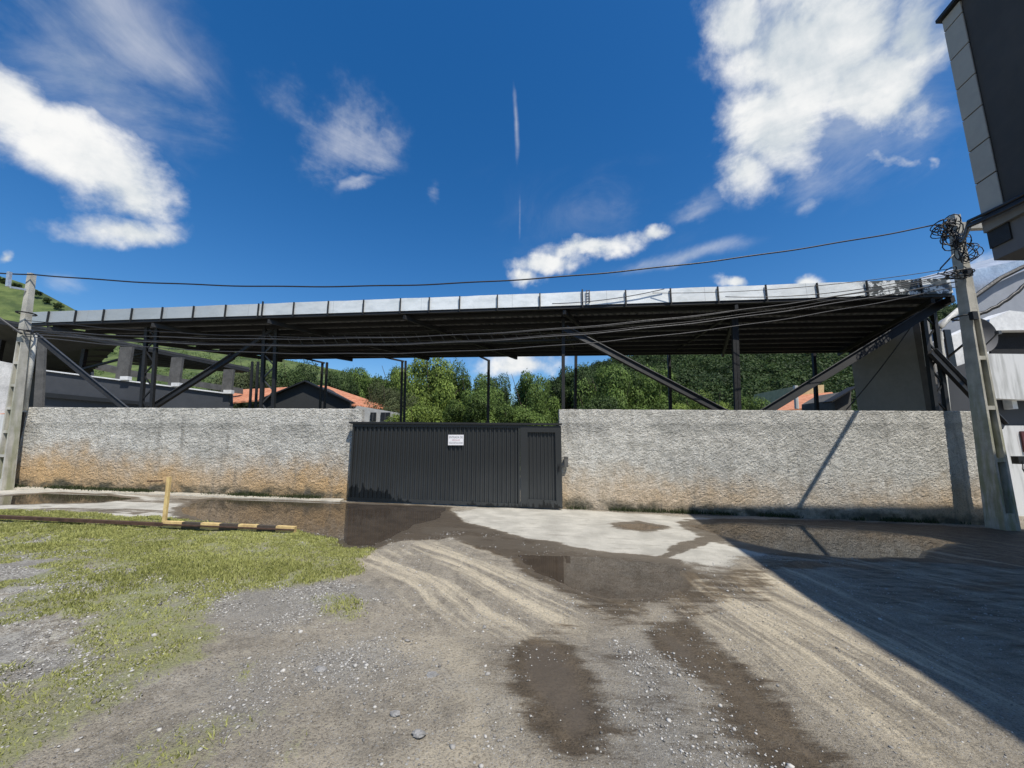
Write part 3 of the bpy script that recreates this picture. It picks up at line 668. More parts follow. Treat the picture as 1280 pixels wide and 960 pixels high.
# front gutter/fascia
def ax(P, dy=0, dz=0): return P+Vector((0, dy, dz))
dirF = (FR-FL).normalized(); nF = Vector((dirF.y, -dirF.x, 0)).normalized()
mb = MB(); K = 60
SEG = [(i/K) for i in range(K+1)]; hl, hr = .40, .475
for i in range(K):
    a, b = RP(SEG[i], 0), RP(SEG[i+1], 0); ha, hb = hl+(hr-hl)*SEG[i], hl+(hr-hl)*SEG[i+1]
    j = lambda s: nF*(.03+.012*math.sin(s*60)+.01*math.sin(s*143))
    pa = [a+nF*.04, a+j(SEG[i])+Vector((0, 0, ha)), a-nF*.02+Vector((0, 0, ha+.012)), a-nF*.25+Vector((0, 0, ha-.06))]
    pb = [b+nF*.04, b+j(SEG[i+1])+Vector((0, 0, hb)), b-nF*.02+Vector((0, 0, hb+.012)), b-nF*.25+Vector((0, 0, hb-.06))]
    mb.add(pa+pb, [(0, 4, 5, 1), (1, 5, 6, 2), (2, 6, 7, 3)])
M = NT('gutter_metal'); p = M.pos(); sxx = M.n('ShaderNodeSeparateXYZ', {0: p})
stn = M.n('ShaderNodeMapping', {'Vector': p, 'Scale': (1.6, 1.6, 5)}).outputs[0]
f = M.ramp(M.noise(1.3, 6, .65, stn), .4, .7)
c = M.mix(M.math('MULTIPLY', f, .4), (.80, .83, .82), (.46, .50, .50))
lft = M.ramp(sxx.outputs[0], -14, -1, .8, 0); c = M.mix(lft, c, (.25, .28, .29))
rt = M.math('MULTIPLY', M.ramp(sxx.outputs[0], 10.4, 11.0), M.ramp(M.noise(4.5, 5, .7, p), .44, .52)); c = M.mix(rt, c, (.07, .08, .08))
jx = M.math('FRACT', M.math('MULTIPLY', sxx.outputs[0], .333)); seam = M.math('MULTIPLY', M.math('LESS_THAN', jx, .005), .4); c = M.mix(seam, c, (.2, .2, .2))
M.set(Base_Color=c, Roughness=.45, Metallic=.05); M.bump(M.noise(2.2, 3, .5, p), .25, .06); MAT['gutter'] = M.m
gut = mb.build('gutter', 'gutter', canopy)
mb = MB(); mb.beam(RP(0, 0)+Vector((0, .05, -.02)), RP(1, 0)+Vector((0, .05, -.02)), .12, .14); mb.build('edge_beam', 'dark_metal', canopy)
for px in (62, 96, 131, 166, 204, 243, 283, 324, 329, 368, 411, 455, 501, 537, 575, 622, 675, 728, 782, 838, 897, 957, 1021, 1083, 1150):
    s = s_of_px(px); P = RP(s, 0); h = (hl+(hr-hl)*s); lift = .02 if px not in (329, 728) else .09
    m2 = MB(); m2.beam(P+nF*.075-Vector((0, 0, .08)), P+nF*.075+Vector((0, 0, h*.93+lift)), .036, .045, up=(0, 1, 0)); m2.build('gutter_bracket', 'dark_metal', canopy)
# purlins
for i, t in enumerate([.07, .18, .29, .40, .51, .62, .73, .84, .94, 1.0]):
    m2 = MB(); a, b = RP(0, t), RP(1, t); m2.beam(a-Vector((0, 0, .06)), b-Vector((0, 0, .06)), .07, .14); m2.build('purlin', 'dark_metal', canopy)
# rafters
for px in (60, 190, 335, 505, 705, 920, 1165):
    s = s_of_px(px); m2 = MB(); a, b = RP(s, 0), RP(s, 1)
    m2.beam(a-Vector((0, 0, .2)), b-Vector((0, 0, .2)), .09, .14)
    m2.build('rafter', 'dark_metal', canopy)
# lattice girder along the roof with its pale zig-zag web
gird = MB(); t0 = .30; sa, sb = s_of_px(330, t0), s_of_px(720, t0)
A_, B_ = RP(sa, t0)-Vector((0, 0, .18)), RP(sb, t0)-Vector((0, 0, .18)); dn_ = Vector((0, 0, -.42))
gird.beam(A_, B_, .06, .06); gird.beam(A_+dn_, B_+dn_, .06, .06); g = gird.build('lattice_girder', 'dark_metal', canopy)
web = MB(); K = 26
for i in range(K):
    p0 = A_.lerp(B_, i/K); p1 = A_.lerp(B_, (i+.55)/K)+dn_; p2 = A_.lerp(B_, (i+1)/K); web.beam(p0, p1, .022, .022)
web.build('web', 'light_metal', g)
# columns
def foot(P): return Vector((P.x, P.y, ground_z(P.x)))
def col_at(px, py, Yd): return at(px, py, Yd)
def lattice_col(pxt, pyt, pxb, pyb, Yd, w=.38, chord=.09, pale=False):
    T_ = col_at(pxt, pyt, Yd); Bm = col_at(pxb, pyb, Yd); d = (Bm-T_); F_ = T_+d*((T_.z-ground_z(T_.x))/max(.01, -d.z))
    m2 = MB()
    for sgn in (-1, 1): m2.beam(T_+Vector((sgn*w/2, 0, .1)), F_+Vector((sgn*w/2, 0, 0)), chord, chord, up=(0, 1, 0))
    c = m2.build('column', 'dark_metal', canopy); w_ = MB(); k = int((T_-F_).length/.42)
    for i in range(k):
        p0, p1 = T_.lerp(F_, i/k), T_.lerp(F_, (i+1)/k); sgn = 1 if i % 2 else -1
        w_.beam(p0+Vector((sgn*w/2, 0, 0)), p1-Vector((sgn*w/2, 0, 0)), .04, .04, up=(0, 1, 0))
    w_.build('web', 'light_metal' if pale else 'dark_metal', c); return T_
lattice_col(190, 408, 183, 510, 13.4, .36, .1)
lattice_col(338, 412, 334, 510, 13.6, .42, .11, True)
lattice_col(918, 388, 922, 508, 11.95, .1, .09)
lattice_col(1160, 392, 1176, 508, 11.6, .34, .11)
def post(pxt, pyt, pxb, pyb, Yd, w=.1, name='column', arm=None, pair=0.0):
    T_ = at(pxt, pyt, Yd); Bm = at(pxb, pyb, Yd); d = Bm-T_; F_ = T_+d*((T_.z-ground_z(T_.x))/max(.01, -d.z)); m2 = MB()
    if pair:
        for sgn in (-1, 1): m2.beam(T_+Vector((sgn*pair/2, 0, 0)), F_+Vector((sgn*pair/2, 0, 0)), w, w, up=(0, 1, 0))
    else: m2.beam(T_, F_, w, w, up=(0, 1, 0))
    c = m2.build(name, 'dark_metal', canopy)
    if arm:
        m3 = MB(); m3.beam(T_+Vector((0, 0, -.03)), at(arm[0], arm[1], arm[2]), .07, .07); m3.build('arm', 'dark_metal', c)
post(704, 398, 704, 510, 12.5, .1)
for (a_, b_, c_, d_, Yd, arm, pr) in ((319, 452, 316, 508, 18.6, None, .28), (406, 453, 403, 508, 18.3, (376, 447, 17.6), .22), (505, 451, 503, 528, 18.0, (468, 444, 17.4), .16),
        (611, 450, 610, 529, 17.7, (588, 440, 17.0), 0), (720, 440, 719, 510, 17.4, (712, 424, 16.2), 0), (836, 442, 838, 510, 17.1, None, 0), (1017, 440, 1021, 510, 16.5, None, 0)):
    post(a_, b_, c_, d_, Yd, .12 if pr == 0 else .09, arm=arm, pair=pr)
# inclined V struts
def strut(p0, Y0, p1, Y1, w=.17, ext=.35, th=.1):
    a = at(*p0, Y0); b = at(*p1, Y1); b = b+(b-a)*ext; m2 = MB(); m2.beam(a, b, th, w, up=(0, .2, 1)); 
    m3 = MB(); u = (b-a).normalized(); up = Vector((0, 0, 1)); up = (up-u*up.dot(u)).normalized()
    o = m2.build('strut', 'dark_metal', canopy); m3.beam(a+up*(w/2+.015)+Vector((0, -.03, 0)), b+up*(w/2+.015)+Vector((0, -.03, 0)), .12, .02, up=(0, .2, 1)); m3.build('flange', 'light_metal', o)
strut((46, 420), 13.2, (157, 511), 13.5); strut((292, 446), 13.6, (190, 511), 13.6)
strut((706, 412), 12.3, (893, 510), 12.0, .18); strut((1180, 378), 11.3, (962, 512), 12.0, .24)
strut((1163, 440), 11.5, (1222, 502), 11.5, .24, .5)
def thin(p0, Y0, p1, Y1, w=.07):
    m2 = MB(); m2.beam(at(*p0, Y0), at(*p1, Y1), w, w); m2.build('brace', 'dark_metal', canopy)
thin((292, 446), 13.6, (342, 412), 13.6, .1); thin((838, 442), 17.1, (905, 398), 12.5, .09); thin((706, 412), 12.3, (719, 440), 17.4, .06)
m2 = MB(); m2.beam(RP(1, 0)-Vector((0, 0, .15)), RP(1, 1)-Vector((0, 0, .12)), .1, .2); m2.build('rafter', 'dark_metal', canopy)
m2 = MB(); P = RP(s_of_px(733), 0)+nF*.08; z0 = hl+(hr-hl)*.6
for dx_ in (0, .1): m2.beam(P+Vector((dx_, 0, .05)), P+Vector((dx_, 0, z0+.04)), .02, .02, up=(0, 1, 0))
for k in range(5): m2.beam(P+Vector((0, 0, .1+k*.09)), P+Vector((.1, 0, .1+k*.09)), .016, .016)
m2.build('bracket_ladder', 'light_metal', canopy)

# ------------------------------------------------------------------ utility poles and cables
def dt_pole(name, base, top, label, rungs=7, wb=.38, wt=.17, db=.42, dt=.2, chamfer=False):
    """double-T concrete pole: two flanges (left and right) with a recessed web and cross ribs"""
    base = Vector(base); top = Vector(top); o = thing(name, label, 'utility pole', base)
    ax_ = top-base
    def pt(t, x, y):
        w = wb+(wt-wb)*t; d = db+(dt-db)*t; return base+ax_*t+Vector((x*w/2, y*d/2, 0))
    mb = MB()
    def sec(x0, x1, y0, y1, t0, t1):
        mb.prism([pt(t0, x0, y0), pt(t0, x1, y0), pt(t0, x1, y1), pt(t0, x0, y1)], [pt(t1, x0, y0), pt(t1, x1, y0), pt(t1, x1, y1), pt(t1, x0, y1)])
    sec(-1, -.62, -1, 1, 0, 1); sec(.62, 1, -1, 1, 0, 1)
    sec(-.62, .62, -.2, .2, 0, 1)
    for i in range(rungs+1):
        t = .0 if i == 0 else .04+.62*i/rungs
        t1 = t+(.05 if i == 0 else .012)
        sec(-.62, .62, -.97, -.2, t, t1); sec(-.62, .62, .2, .97, t, t1)
    sec(-.62, .62, -.99, -.2, .672, .999); sec(-.62, .62, .2, .99, .672, .999)
    mb.build('shaft', MAT['pole_mat'], o); return o, pt
M = NT('pole_mat'); p = M.pos(); s3 = M.n('ShaderNodeSeparateXYZ', {0: p})
stn = M.n('ShaderNodeMapping', {'Vector': p, 'Scale': (5, 5, .7)}).outputs[0]
c = M.mix(M.ramp(M.noise(3, 6, .6, p), .3, .7), (.33, .32, .28), (.50, .48, .42))
mo = M.math('MULTIPLY', M.ramp(M.noise(1.4, 5, .6, stn), .38, .62), M.ramp(s3.outputs[2], .2, 5.0, 1, .1)); c = M.mix(M.math('MULTIPLY', mo, .75), c, (.20, .21, .10))
c = M.mix(M.ramp(M.noise(45, 4, .7, p), .6, .72, 0, .6), c, (.12, .12, .1))
M.set(Base_Color=c, Roughness=.95); M.bump(M.noise(30, 5, .7, p), .5, .012); MAT['pole_mat'] = M.m
RB = at(1252, 653, 10.05); RB.z = ground_z(RB.x)-.02; RT = at(1192, 270, 10.15)
rp, _ = dt_pole('utility_pole', RB, RT, 'tall leaning concrete utility pole with recessed faces and a tangle of cables at its top', 4)
m2 = MB(); q = at(1193, 284, 10.15); m2.beam(q, q+Vector((.95, -.05, .02)), .16, .2); m2.build('crossarm', 'pole_mat', rp)
for zc in (345, 398):
    q = at(1197+(zc-345)*.12, zc, 10.15); m2 = MB(); m2.tube([q+Vector((.19*math.cos(k), .21*math.sin(k), .01*k)) for k in np.linspace(0, 6.3, 14)], .022); m2.box(q.x-.07, q.x+.07, q.y-.3, q.y-.2, q.z-.12, q.z+.1); m2.build('clamp_band', 'dark_metal', rp)
LB = at(6, 603, 10.2); LB.z = ground_z(LB.x)-.02; LT = at(40, 342, 10.3)
lp, _ = dt_pole('utility_pole', LB, LT, 'leaning concrete utility pole at the left end of the roughcast wall', 6, .22, .11, .26, .13)
m2 = MB(); q = at(32, 362, 10.2); m2.beam(q, at(13, 359, 9.9), .05, .05); m2.beam(at(12, 340, 9.9), at(10, 358, 9.9), .07, .07); m2.build('bracket_arm', 'galv', lp)
for yy in (414, 392):
    q = at(30 if yy > 400 else 33, yy, 10.25); m2 = MB(); m2.tube([q+Vector((.17*math.cos(k), .19*math.sin(k), 0)) for k in np.linspace(0, 6.3, 14)], .02); m2.build('clamp_band', 'dark_metal', lp)

def wire(name, label, a, b, sag, r=.012, mat='cable', group=None, wig=.0, seg=36):
    a = Vector(a); b = Vector(b); pts = []
    for i in range(seg+1):
        t = i/seg; P = a.lerp(b, t); P.z -= 4*sag*t*(1-t)
        if wig: P += Vector((0, 1, 0))*math.sin(t*37+a.x)*wig*.5+Vector((0, 0, 1))*math.sin(t*61+a.z)*wig
        pts.append(P)
    m2 = MB(); m2.tube(pts, r, 5); return tag(m2.build(name, mat, smooth=True), label, 'cable', group)
atR = lambda px, py: at(px, py, 10.0); atL = lambda px, py: at(px, py, 10.2)
wire('power_cable', 'topmost black cable crossing the open sky between the two utility poles', atR(1170, 281), atL(42, 343), .95, .02, wig=.008, seg=80)
wire('power_cable', 'short black cable running off left from the top of the left pole', atL(42, 343), at(-60, 334, 9.5), .05, .02)
G = 'service cables strung low along the canopy'
cab = [((1195, 345), (30, 412), 0.86, .014, 'grey cable of the low bundle, the upper one at the right pole', 'cable_grey'),
       ((1196, 352), (31, 417), 0.93, .017, 'thick grey cable of the low bundle just under the upper one', 'cable_grey'),
       ((1196, 346), (30, 414), 1.0, .010, 'thin black cable of the low bundle sagging between the thick grey ones', 'cable'),
       ((1197, 358), (31, 420), 1.08, .012, 'lowest sagging grey cable of the low bundle', 'cable_grey'),
       ((1194, 342), (31, 400), 1.05, .010, 'thin black cable starting above the low bundle at the right pole', 'cable')]
for p0, p1, sg_, r, lb, mt in cab: wire('service_cable', lb, atR(*p0), atL(*p1), sg_, r, mt, G, .01, 60)
wire('service_cable', 'thin black cable dropping from the right pole to the canopy eave above the column', atR(1192, 338), RP(s_of_px(905), 0)+nF*.1+Vector((0, 0, .1)), .25, .012, group=G)
wire('service_cable', 'thin black cable lying over the bright gutter near the right pole', atR(1192, 335), RP(s_of_px(815), 0)+nF*.1+Vector((0, 0, .3)), .2, .010, group=G)
wire('service_cable', 'grey cable hooked along the bright gutter over the middle of the canopy', RP(s_of_px(830), 0)+nF*.1+Vector((0, 0, .42)), RP(s_of_px(690), 0)+nF*.1+Vector((0, 0, .06)), .1, .014, 'cable_grey', group=G)
# thick bundle crossing overhead to the tall building
cb0 = at(1200, 400, 10.1); bundle_pts = []
CBL = lambda u, w, z: c0-bd*u+Vector((w, 0, z))
def poly_wire(name, label, pts, r, group=None):
    m2 = MB(); out = []
    for a, b in zip(pts[:-1], pts[1:]):
        a = Vector(a); b = Vector(b); L = (b-a).length; k = max(3, int(L/.25))
        for q in range(k):
            t = q/k; P = a.lerp(b, t); P.z -= .06*L*.3*t*(1-t)*4; out.append(P)
    out.append(Vector(pts[-1])); m2.tube(out, r, 6); return tag(m2.build(name, 'cable', smooth=True), label, 'cable', group)
wire('cable_bundle', 'thick black cable sweeping from the right pole up across the arched white building', at(1205, 398, 10.2), at(1330, 292, 9.8), .45, .05, wig=.012)
wire('cable_shadow_line', 'thin black line standing in for a cable shadow on the grey gable wall behind the right wall', at(1150, 392, 12.4), at(1058, 512, 13.2), .1, .018)  # black tube added as the shadow a cable casts on the gable wall
# tangles
def coil(name, label, c, R1, R2, turns, r=.014, seed=1, tilt=.3, squash=1.0):
    rr = random.Random(seed); m2 = MB()
    for k in range(turns):
        if k % 3 == 2: continue
        c2 = Vector(c)+Vector((rr.gauss(0, .05), rr.gauss(0, .05), rr.gauss(0, .05))); a = R1*rr.uniform(.8, 1.15); b = R2*rr.uniform(.75, 1.2); tl = rr.gauss(0, tilt); ph = rr.uniform(0, 6)
        pts = []
        for i in range(19):
            q = ph+i/18*6.1; P = Vector((a*math.cos(q), .12*math.sin(q*2+k), b*math.sin(q))); P.rotate(Matrix.Rotation(tl, 3, 'Y')); pts.append(c2+P)
        m2.tube(pts, r, 5)
    return tag(m2.build(name, 'cable', smooth=True), label, 'cable coil', 'cable tangles on the right pole')
coil('cable_coil', 'round coil of black cable hung left of the right pole top', at(1178, 288, 9.9), .17, .2, 15, .013, 3, .35)
coil('cable_coil', 'loose tangle of black cable hanging right of the pole below its crossarm', at(1208, 312, 9.85), .13, .34, 13, .011, 5, .4)
coil('cable_coil', 'narrow bunch of black cable wrapped around the pole just below its top', at(1192, 290, 9.95), .16, .42, 8, .015, 8, .2)
coil('cable_coil', 'sparse loops of black cable around the pole clamp below the tangle', at(1198, 343, 9.9), .3, .1, 5, .014, 9, .2)
m2 = MB(); m2.tube([at(1192, 318, 9.9), at(1176, 335, 9.9), at(1172, 342, 9.9), at(1186, 344, 9.9)], .018); tag(m2.build('cable_end', 'cable'), 'loose black cable end curving left below the coil on the right pole', 'cable')
# meter and cables on the right pole's far side
md = thing('meter_cluster', 'dark cable junction box strapped low on the right edge of the leaning pole', 'junction box', at(1270, 590, 10.4))
m2 = MB(); q = at(1272, 576, 10.3); m2.box(q.x-.1, q.x+.3, q.y-.1, q.y+.05, q.z-.08, q.z+.12); m2.build('box', 'dark_metal', md)
m2 = MB(); [m2.tube([q+Vector((.1*k, -.1, 0)), q+Vector((.1*k-.1, -.15, -.2)), q+Vector((.1*k, -.12, -.36-.1*k)), q+Vector((.1+.1*k, -.1, -.1))], .018) for k in range(3)]; m2.build('loops', 'cable', md)
# white conduit behind left pole
m2 = MB(); m2.tube([at(33, 410, 10.5), at(43, 420, 10.5), at(41, 440, 10.5), at(30, 513, 10.5)], .06, 8); tag(m2.build('conduit_pipe', 'white_pvc', smooth=True), 'white plastic conduit pipe beside the left pole', 'pipe')
wire('service_cable', 'grey cable coming from the far left into the left pole clamp', at(-70, 340, 9.6), at(27, 417, 10.1), .05, .03, 'cable_grey')
m2 = MB(); m2.tube([at(30, 515, 10.5), at(20, 560, 10.5), at(12, 604, 10.5)], .05, 6); tag(m2.build('cable_duct', 'dark_metal'), 'dark duct running down beside the left pole to the ground', 'duct')

# ------------------------------------------------------------------ tall building upper right
az_b = R(11.5); bd = Vector((math.sin(az_b), math.cos(az_b), 0)); bn = Vector((bd.y, -bd.x, 0))   # bn points +x (into building)
YB = 5.88; CT = at(1180, 32, YB); CB = at(1238, 326, YB); c0 = Vector((CB.x, YB, 0))
bld = thing('tall_building', 'tall grey building overhanging the street at the upper right with jointed corner panels', 'building', (c0.x+2, 3, ground_z(9)))
def bx(mb, u0, u1, w0, w1, z0, z1):  # u along street side toward camera (from far corner), w into building
    f = lambda u, w, z: c0-bd*u+Vector((w, 0, z)); mb.prism([f(u0,w0,z0), f(u0,w1,z0), f(u1,w1,z0), f(u1,w0,z0)], [f(u0,w0,z1), f(u0,w1,z1), f(u1,w1,z1), f(u1,w0,z1)])
ZB = CB.z; ZTOP = CT.z
PW = .34
zj = []; zlo = ZB+.75; n = 7; ph = (ZTOP-zlo)/6.25; 
for i in range(n):
    m2 = MB(); bx(m2, 0, PW, 0, .3, zlo+i*ph+.012, min(zlo+(i+1)*ph-.012, ZTOP+.08)); m2.build('corner_panel', MAT['grey_panel'] if 'grey_panel' in MAT else simple('grey_panel', (.38, .37, .335), .8, 0, .1, 1, .05), bld)
m2 = MB(); bx(m2, .01, PW+.0, .02, .3, ZB+.2, ZTOP-.02); m2.build('joint_backing', 'dark_metal', bld)
m2 = MB(); bx(m2, PW, 9, .03, 8, ZB+.62, ZTOP+.1); bx(m2, .0, PW, .302, 8, ZB+.5, ZTOP+.1); m2.build('wall', simple('dark_render', (.062, .06, .058), .85, 0, .3, .7, .2), bld)
m2 = MB(); bx(m2, 0, 9, -.02, 8, ZB+.48, ZB+.74); m2.build('floor_band', simple('band_render', (.2, .2, .19), .85, 0, .2, 1, .1), bld)
m2 = MB(); bx(m2, 0.01, 9, .05, 8, ZB, ZB+.478); m2.build('slab', 'grey_paint', bld)
m2 = MB(); bx(m2, -.05, 9, -.07, 8, ZTOP+.10, ZTOP+.16); m2.build('eave', 'dark_metal', bld)
m2 = MB(); bx(m2, .8, 9, 3.2, 8, ground_z(9)-.5, ZB-.002); m2.build('ground_floor', 'grey_paint', bld)

for n_, (dx_, dz_, lb) in enumerate(((0, .05, 'upper black cable from the right pole running along the band of the tall building'), (.02, 0, 'middle black cable from the right pole running along the band of the tall building'), (-.02, -.05, 'lowest slack black cable from the right pole running along the band of the tall building'))):
    poly_wire('cable_bundle', lb, [at(1199, 292+n_*4, 10.0), CBL(-.12, -.1+dx_, ZB+.72+dz_), CBL(1.2, -.1+dx_, ZB+.62+dz_), CBL(6, -.1+dx_, ZB+.55+dz_)], .026)
# ------------------------------------------------------------------ buildings right behind the wall
def quadwall(mb, pts, thick=.3):
    """polygon in one vertical plane given as points, extruded back in +y"""
    n = len(pts); b = [Vector(p) for p in pts]; mb.prism([p for p in b], [p+Vector((0, thick, 0)) for p in b])
Y1 = 14.0
gb = thing('grey_gable_building', 'plain grey rendered building with sloping roofline behind the right wall', 'building', at(1110, 560, Y1))
XG = 14.15; zf = at(1152, 386, 13.05).z; zr = at(1063, 450, 15.75).z
m2 = MB(); m2.prism([(XG, 13.05, -1), (XG+.5, 13.05, -1), (XG+.5, 15.75, -1), (XG, 15.75, -1)], [(XG, 13.05, zf), (XG+.5, 13.05, zf-.1), (XG+.5, 15.75, zr), (XG, 15.75, zr)])
m2.build('wall', simple('gable_render', (.27, .265, .25), .85, 0, .14, .6, .15), gb)
m2 = MB(); m2.beam((XG-.02, 13.0, zf+.05), (XG-.02, 15.9, zr+.05), .2, .09); m2.build('verge', 'dark_metal', gb)
m2 = MB(); x_ = at(1146, 450, 13.2).x
m2.box(XG-.12, XG+.15, 12.8, 13.04, -1, zf-.05); m2.build('pilaster', simple('pilaster', (.13, .12, .11), .85), gb)
m2 = MB(); q = at(1155, 416, 12.6); q2 = at(1161, 458, 12.6); m2.beam(q, q2, .16, .05, up=(0, 1, 0)); tag(m2.build('white_board', 'white_paint'), 'narrow sunlit white board standing behind the canopy end column', 'board')
# white building at right
Y2 = 13.0
wb = thing('white_building', 'white building with arched parapet at the far right behind the leaning pole', 'building', at(1280, 600, Y2))
def pl(l, Yd): return [at(px, py, Yd) for px, py in l]
m2 = MB(); quadwall(m2, pl([(1172, 620), (1420, 620), (1420, 300), (1320, 322), (1280, 338), (1250, 352), (1222, 372), (1204, 388), (1185, 398), (1172, 412)], 15.0), .3); m2.build('arched_wall', simple('bluegrey_render', (.30, .315, .34), .85, 0, .12, .6, .1), wb)
m2 = MB(); pts = pl([(1200, 384), (1222, 368), (1250, 348), (1280, 333), (1330, 315)], 14.8); m2.tube(pts, .09, 6); m2.build('arch_trim', 'dark_metal', wb)
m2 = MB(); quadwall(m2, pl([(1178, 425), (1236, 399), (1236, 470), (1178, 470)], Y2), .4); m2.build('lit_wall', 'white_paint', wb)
m2 = MB(); quadwall(m2, pl([(1237, 399), (1262, 388), (1300, 392), (1420, 395), (1420, 411), (1237, 413)], Y2-.2), .6); m2.build('awning', 'white_paint', wb)
m2 = MB(); a = at(1180, 412, Y2-.05); b = at(1196, 458, Y2-.05); m2.box(a.x, b.x, Y2-.06, Y2-.003, b.z, a.z); m2.build('window', 'glass', wb)
m2 = MB(); a = at(1238, 414, Y2); b = at(1420, 444, Y2); m2.box(a.x, b.x, Y2+.1, Y2+.3, b.z, a.z+.05); m2.build('window', simple('window_void', (.008, .008, .009), .9), wb)
m2 = MB(); quadwall(m2, pl([(1232, 442), (1420, 444), (1420, 506), (1244, 498)], Y2-.3), .25); m2.build('balcony_parapet', 'weathered', wb)
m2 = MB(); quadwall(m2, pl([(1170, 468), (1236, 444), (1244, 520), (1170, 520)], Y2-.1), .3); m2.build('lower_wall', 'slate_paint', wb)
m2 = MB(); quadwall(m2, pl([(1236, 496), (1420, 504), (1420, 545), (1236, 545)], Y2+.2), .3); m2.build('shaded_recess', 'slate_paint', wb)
m2 = MB(); quadwall(m2, pl([(1246, 532), (1420, 532), (1420, 720), (1246, 700)], Y2-.4), .5); m2.build('ground_wall', 'weathered', wb)
m2 = MB(); a = at(1264, 497, Y2-.1); b = at(1273, 511, Y2-.1); m2.box(a.x, b.x, Y2-.1, Y2+.15, b.z, a.z); m2.build('vent_box', 'white_paint', wb)
m2 = MB(); a = at(1276, 539, Y2-.45); b = at(1300, 565, Y2-.45); m2.box(a.x, b.x, Y2-.46, Y2-.41, b.z, a.z); m2.build('window', simple('red_frame', (.12, .03, .03), .6), wb)
# satellite dish
sd = thing('satellite_dish', 'round grey satellite dish beside the leaning pole on the white building', 'satellite dish', at(1207, 440, 12.0))
bm = bmesh.new(); c_ = at(1216, 421, 12.0); R_ = .56; vs = []
for i in range(6):
    r_ = R_*i/5
    for k in range(28):
        q = 2*math.pi*k/28; vs.append((c_.x+r_*math.cos(q), c_.y-.02-.18*(r_/R_)**2+.0, c_.z+r_*math.sin(q)*1.0))
fs = [(i*28+k, i*28+(k+1) % 28, (i+1)*28+(k+1) % 28, (i+1)*28+k) for i in range(5) for k in range(28)]
bm.free(); m2 = MB(); m2.add(vs, fs); m2.build('reflector', 'grey_paint', sd, True)
m2 = MB(); m2.beam(c_, c_+Vector((0, .8, -.5)), .05, .05); m2.build('mount', 'dark_metal', sd)
m2 = MB(); m2.beam(c_+Vector((0, -.15, -.45)), c_+Vector((.1, -.55, -.05)), .03, .03); m2.box(c_.x+.05, c_.x+.15, c_.y-.62, c_.y-.52, c_.z-.08, c_.z+.02); m2.build('receiver_arm', 'light_metal', sd)
# drain pipe
m2 = MB(); m2.tube([at(1199, 387, 12.2), at(1183, 401, 12.2), at(1176, 408, 12.2), at(1174, 416, 12.2), at(1176, 440, 12.2), at(1184, 515, 12.2), at(1186, 545, 12.2)], .085, 10)
tag(m2.build('drain_pipe', 'white_pvc', smooth=True), 'thick white drain pipe with a sloping elbow beside the canopy end column', 'pipe')
# bright roof behind pole
m2 = MB(); m2.prism(pl([(1150, 352), (1215, 338), (1290, 322), (1300, 380)], 16.5), pl([(1150, 347), (1215, 330), (1300, 305), (1300, 370)], 21)); tag(m2.build('metal_roof', 'galv'), 'bright metal roof sheet rising behind the arched parapet', 'roof')
# red-tiled roofs between column and strut
rr_ = thing('ochre_house', 'small ochre house with red roof glimpsed under the right strut', 'house', at(1000, 530, 30))
m2 = MB(); quadwall(m2, pl([(985, 540), (1030, 540), (1030, 481), (992, 483)], 30), 5); m2.build('wall', 'ochre', rr_)
m2 = MB(); m2.prism(pl([(960, 515), (1055, 504), (1055, 508), (960, 519)], 24), pl([(985, 495), (1040, 490), (1040, 493), (985, 498)], 30)); m2.build('roof', 'terracotta', rr_)
m2 = MB(); quadwall(m2, pl([(975, 540), (1060, 540), (1060, 506), (975, 512)], 24.5), 4); m2.build('lower_wall', 'slate_paint', rr_)
m2 = MB(); m2.tube([at(996, 511, 20), at(994, 482, 20)], .1, 8); m2.tube([at(998, 492, 20), at(992, 492, 20)], .07, 6); tag(m2.build('vent_pipe', 'white_pvc'), 'short white vent pipe seen under the right strut', 'pipe')
rr2 = thing('beige_shed', 'beige lean-to with dark sloping roof left of the grey gable building', 'shed', at(1050, 530, 17))
m2 = MB(); quadwall(m2, pl([(1044, 540), (1064, 540), (1064, 488), (1044, 500)], 17), 2); m2.build('wall', 'block', rr2)
m2 = MB(); m2.beam(at(1034, 503, 16.9), at(1066, 484, 16.9), .5, .06); m2.build('roof', 'dark_metal', rr2)

# ------------------------------------------------------------------ left neighbour shed
Yn = 19.0
nb = thing('neighbour_building', 'low slate grey building with concrete pillars and a dark sloping metal roof at the left', 'building', at(150, 560, Yn))
m2 = MB(); quadwall(m2, pl([(48, 560), (286, 560), (286, 492), (56, 463)], Yn), .3); m2.build('wall', 'slate_paint', nb)
m2 = MB(); m2.beam(at(56, 463, Yn-.05), at(286, 492, Yn-.05), .1, .06); m2.build('coping', 'white_paint', nb)
m2 = MB(); quadwall(m2, pl([(50, 490), (188, 503), (188, 507), (50, 496)], Yn-.2), .15); m2.build('ledge', 'dark_metal', nb)
m2 = MB(); quadwall(m2, pl([(70, 440), (160, 462), (300, 485), (300, 492), (160, 470), (70, 452)], Yn+7), .3); m2.build('rear_wall', 'block', nb)
for px, yt, yb in ((157, 434, 474), (221, 447, 482), (286, 462, 491)):
    a = at(px-5, yt, Yn+.1); b = at(px+4, yb, Yn+.1); m2 = MB(); m2.box(a.x, b.x, Yn+.02, Yn+.15, b.z-.6, a.z); c = m2.build('pillar', 'block', nb)
    q = at(px-1, yb-1, Yn-.15); m3 = MB(); m3.box(q.x-.2, q.x+.2, Yn-.2, Yn+.0, q.z-.08, q.z+.1); m3.build('lamp', 'white_paint', c)
m2 = MB(); quadwall(m2, pl([(38, 560), (50, 560), (56, 425), (47, 425)], 17), .1); m2.build('end_pillar', 'block', nb)
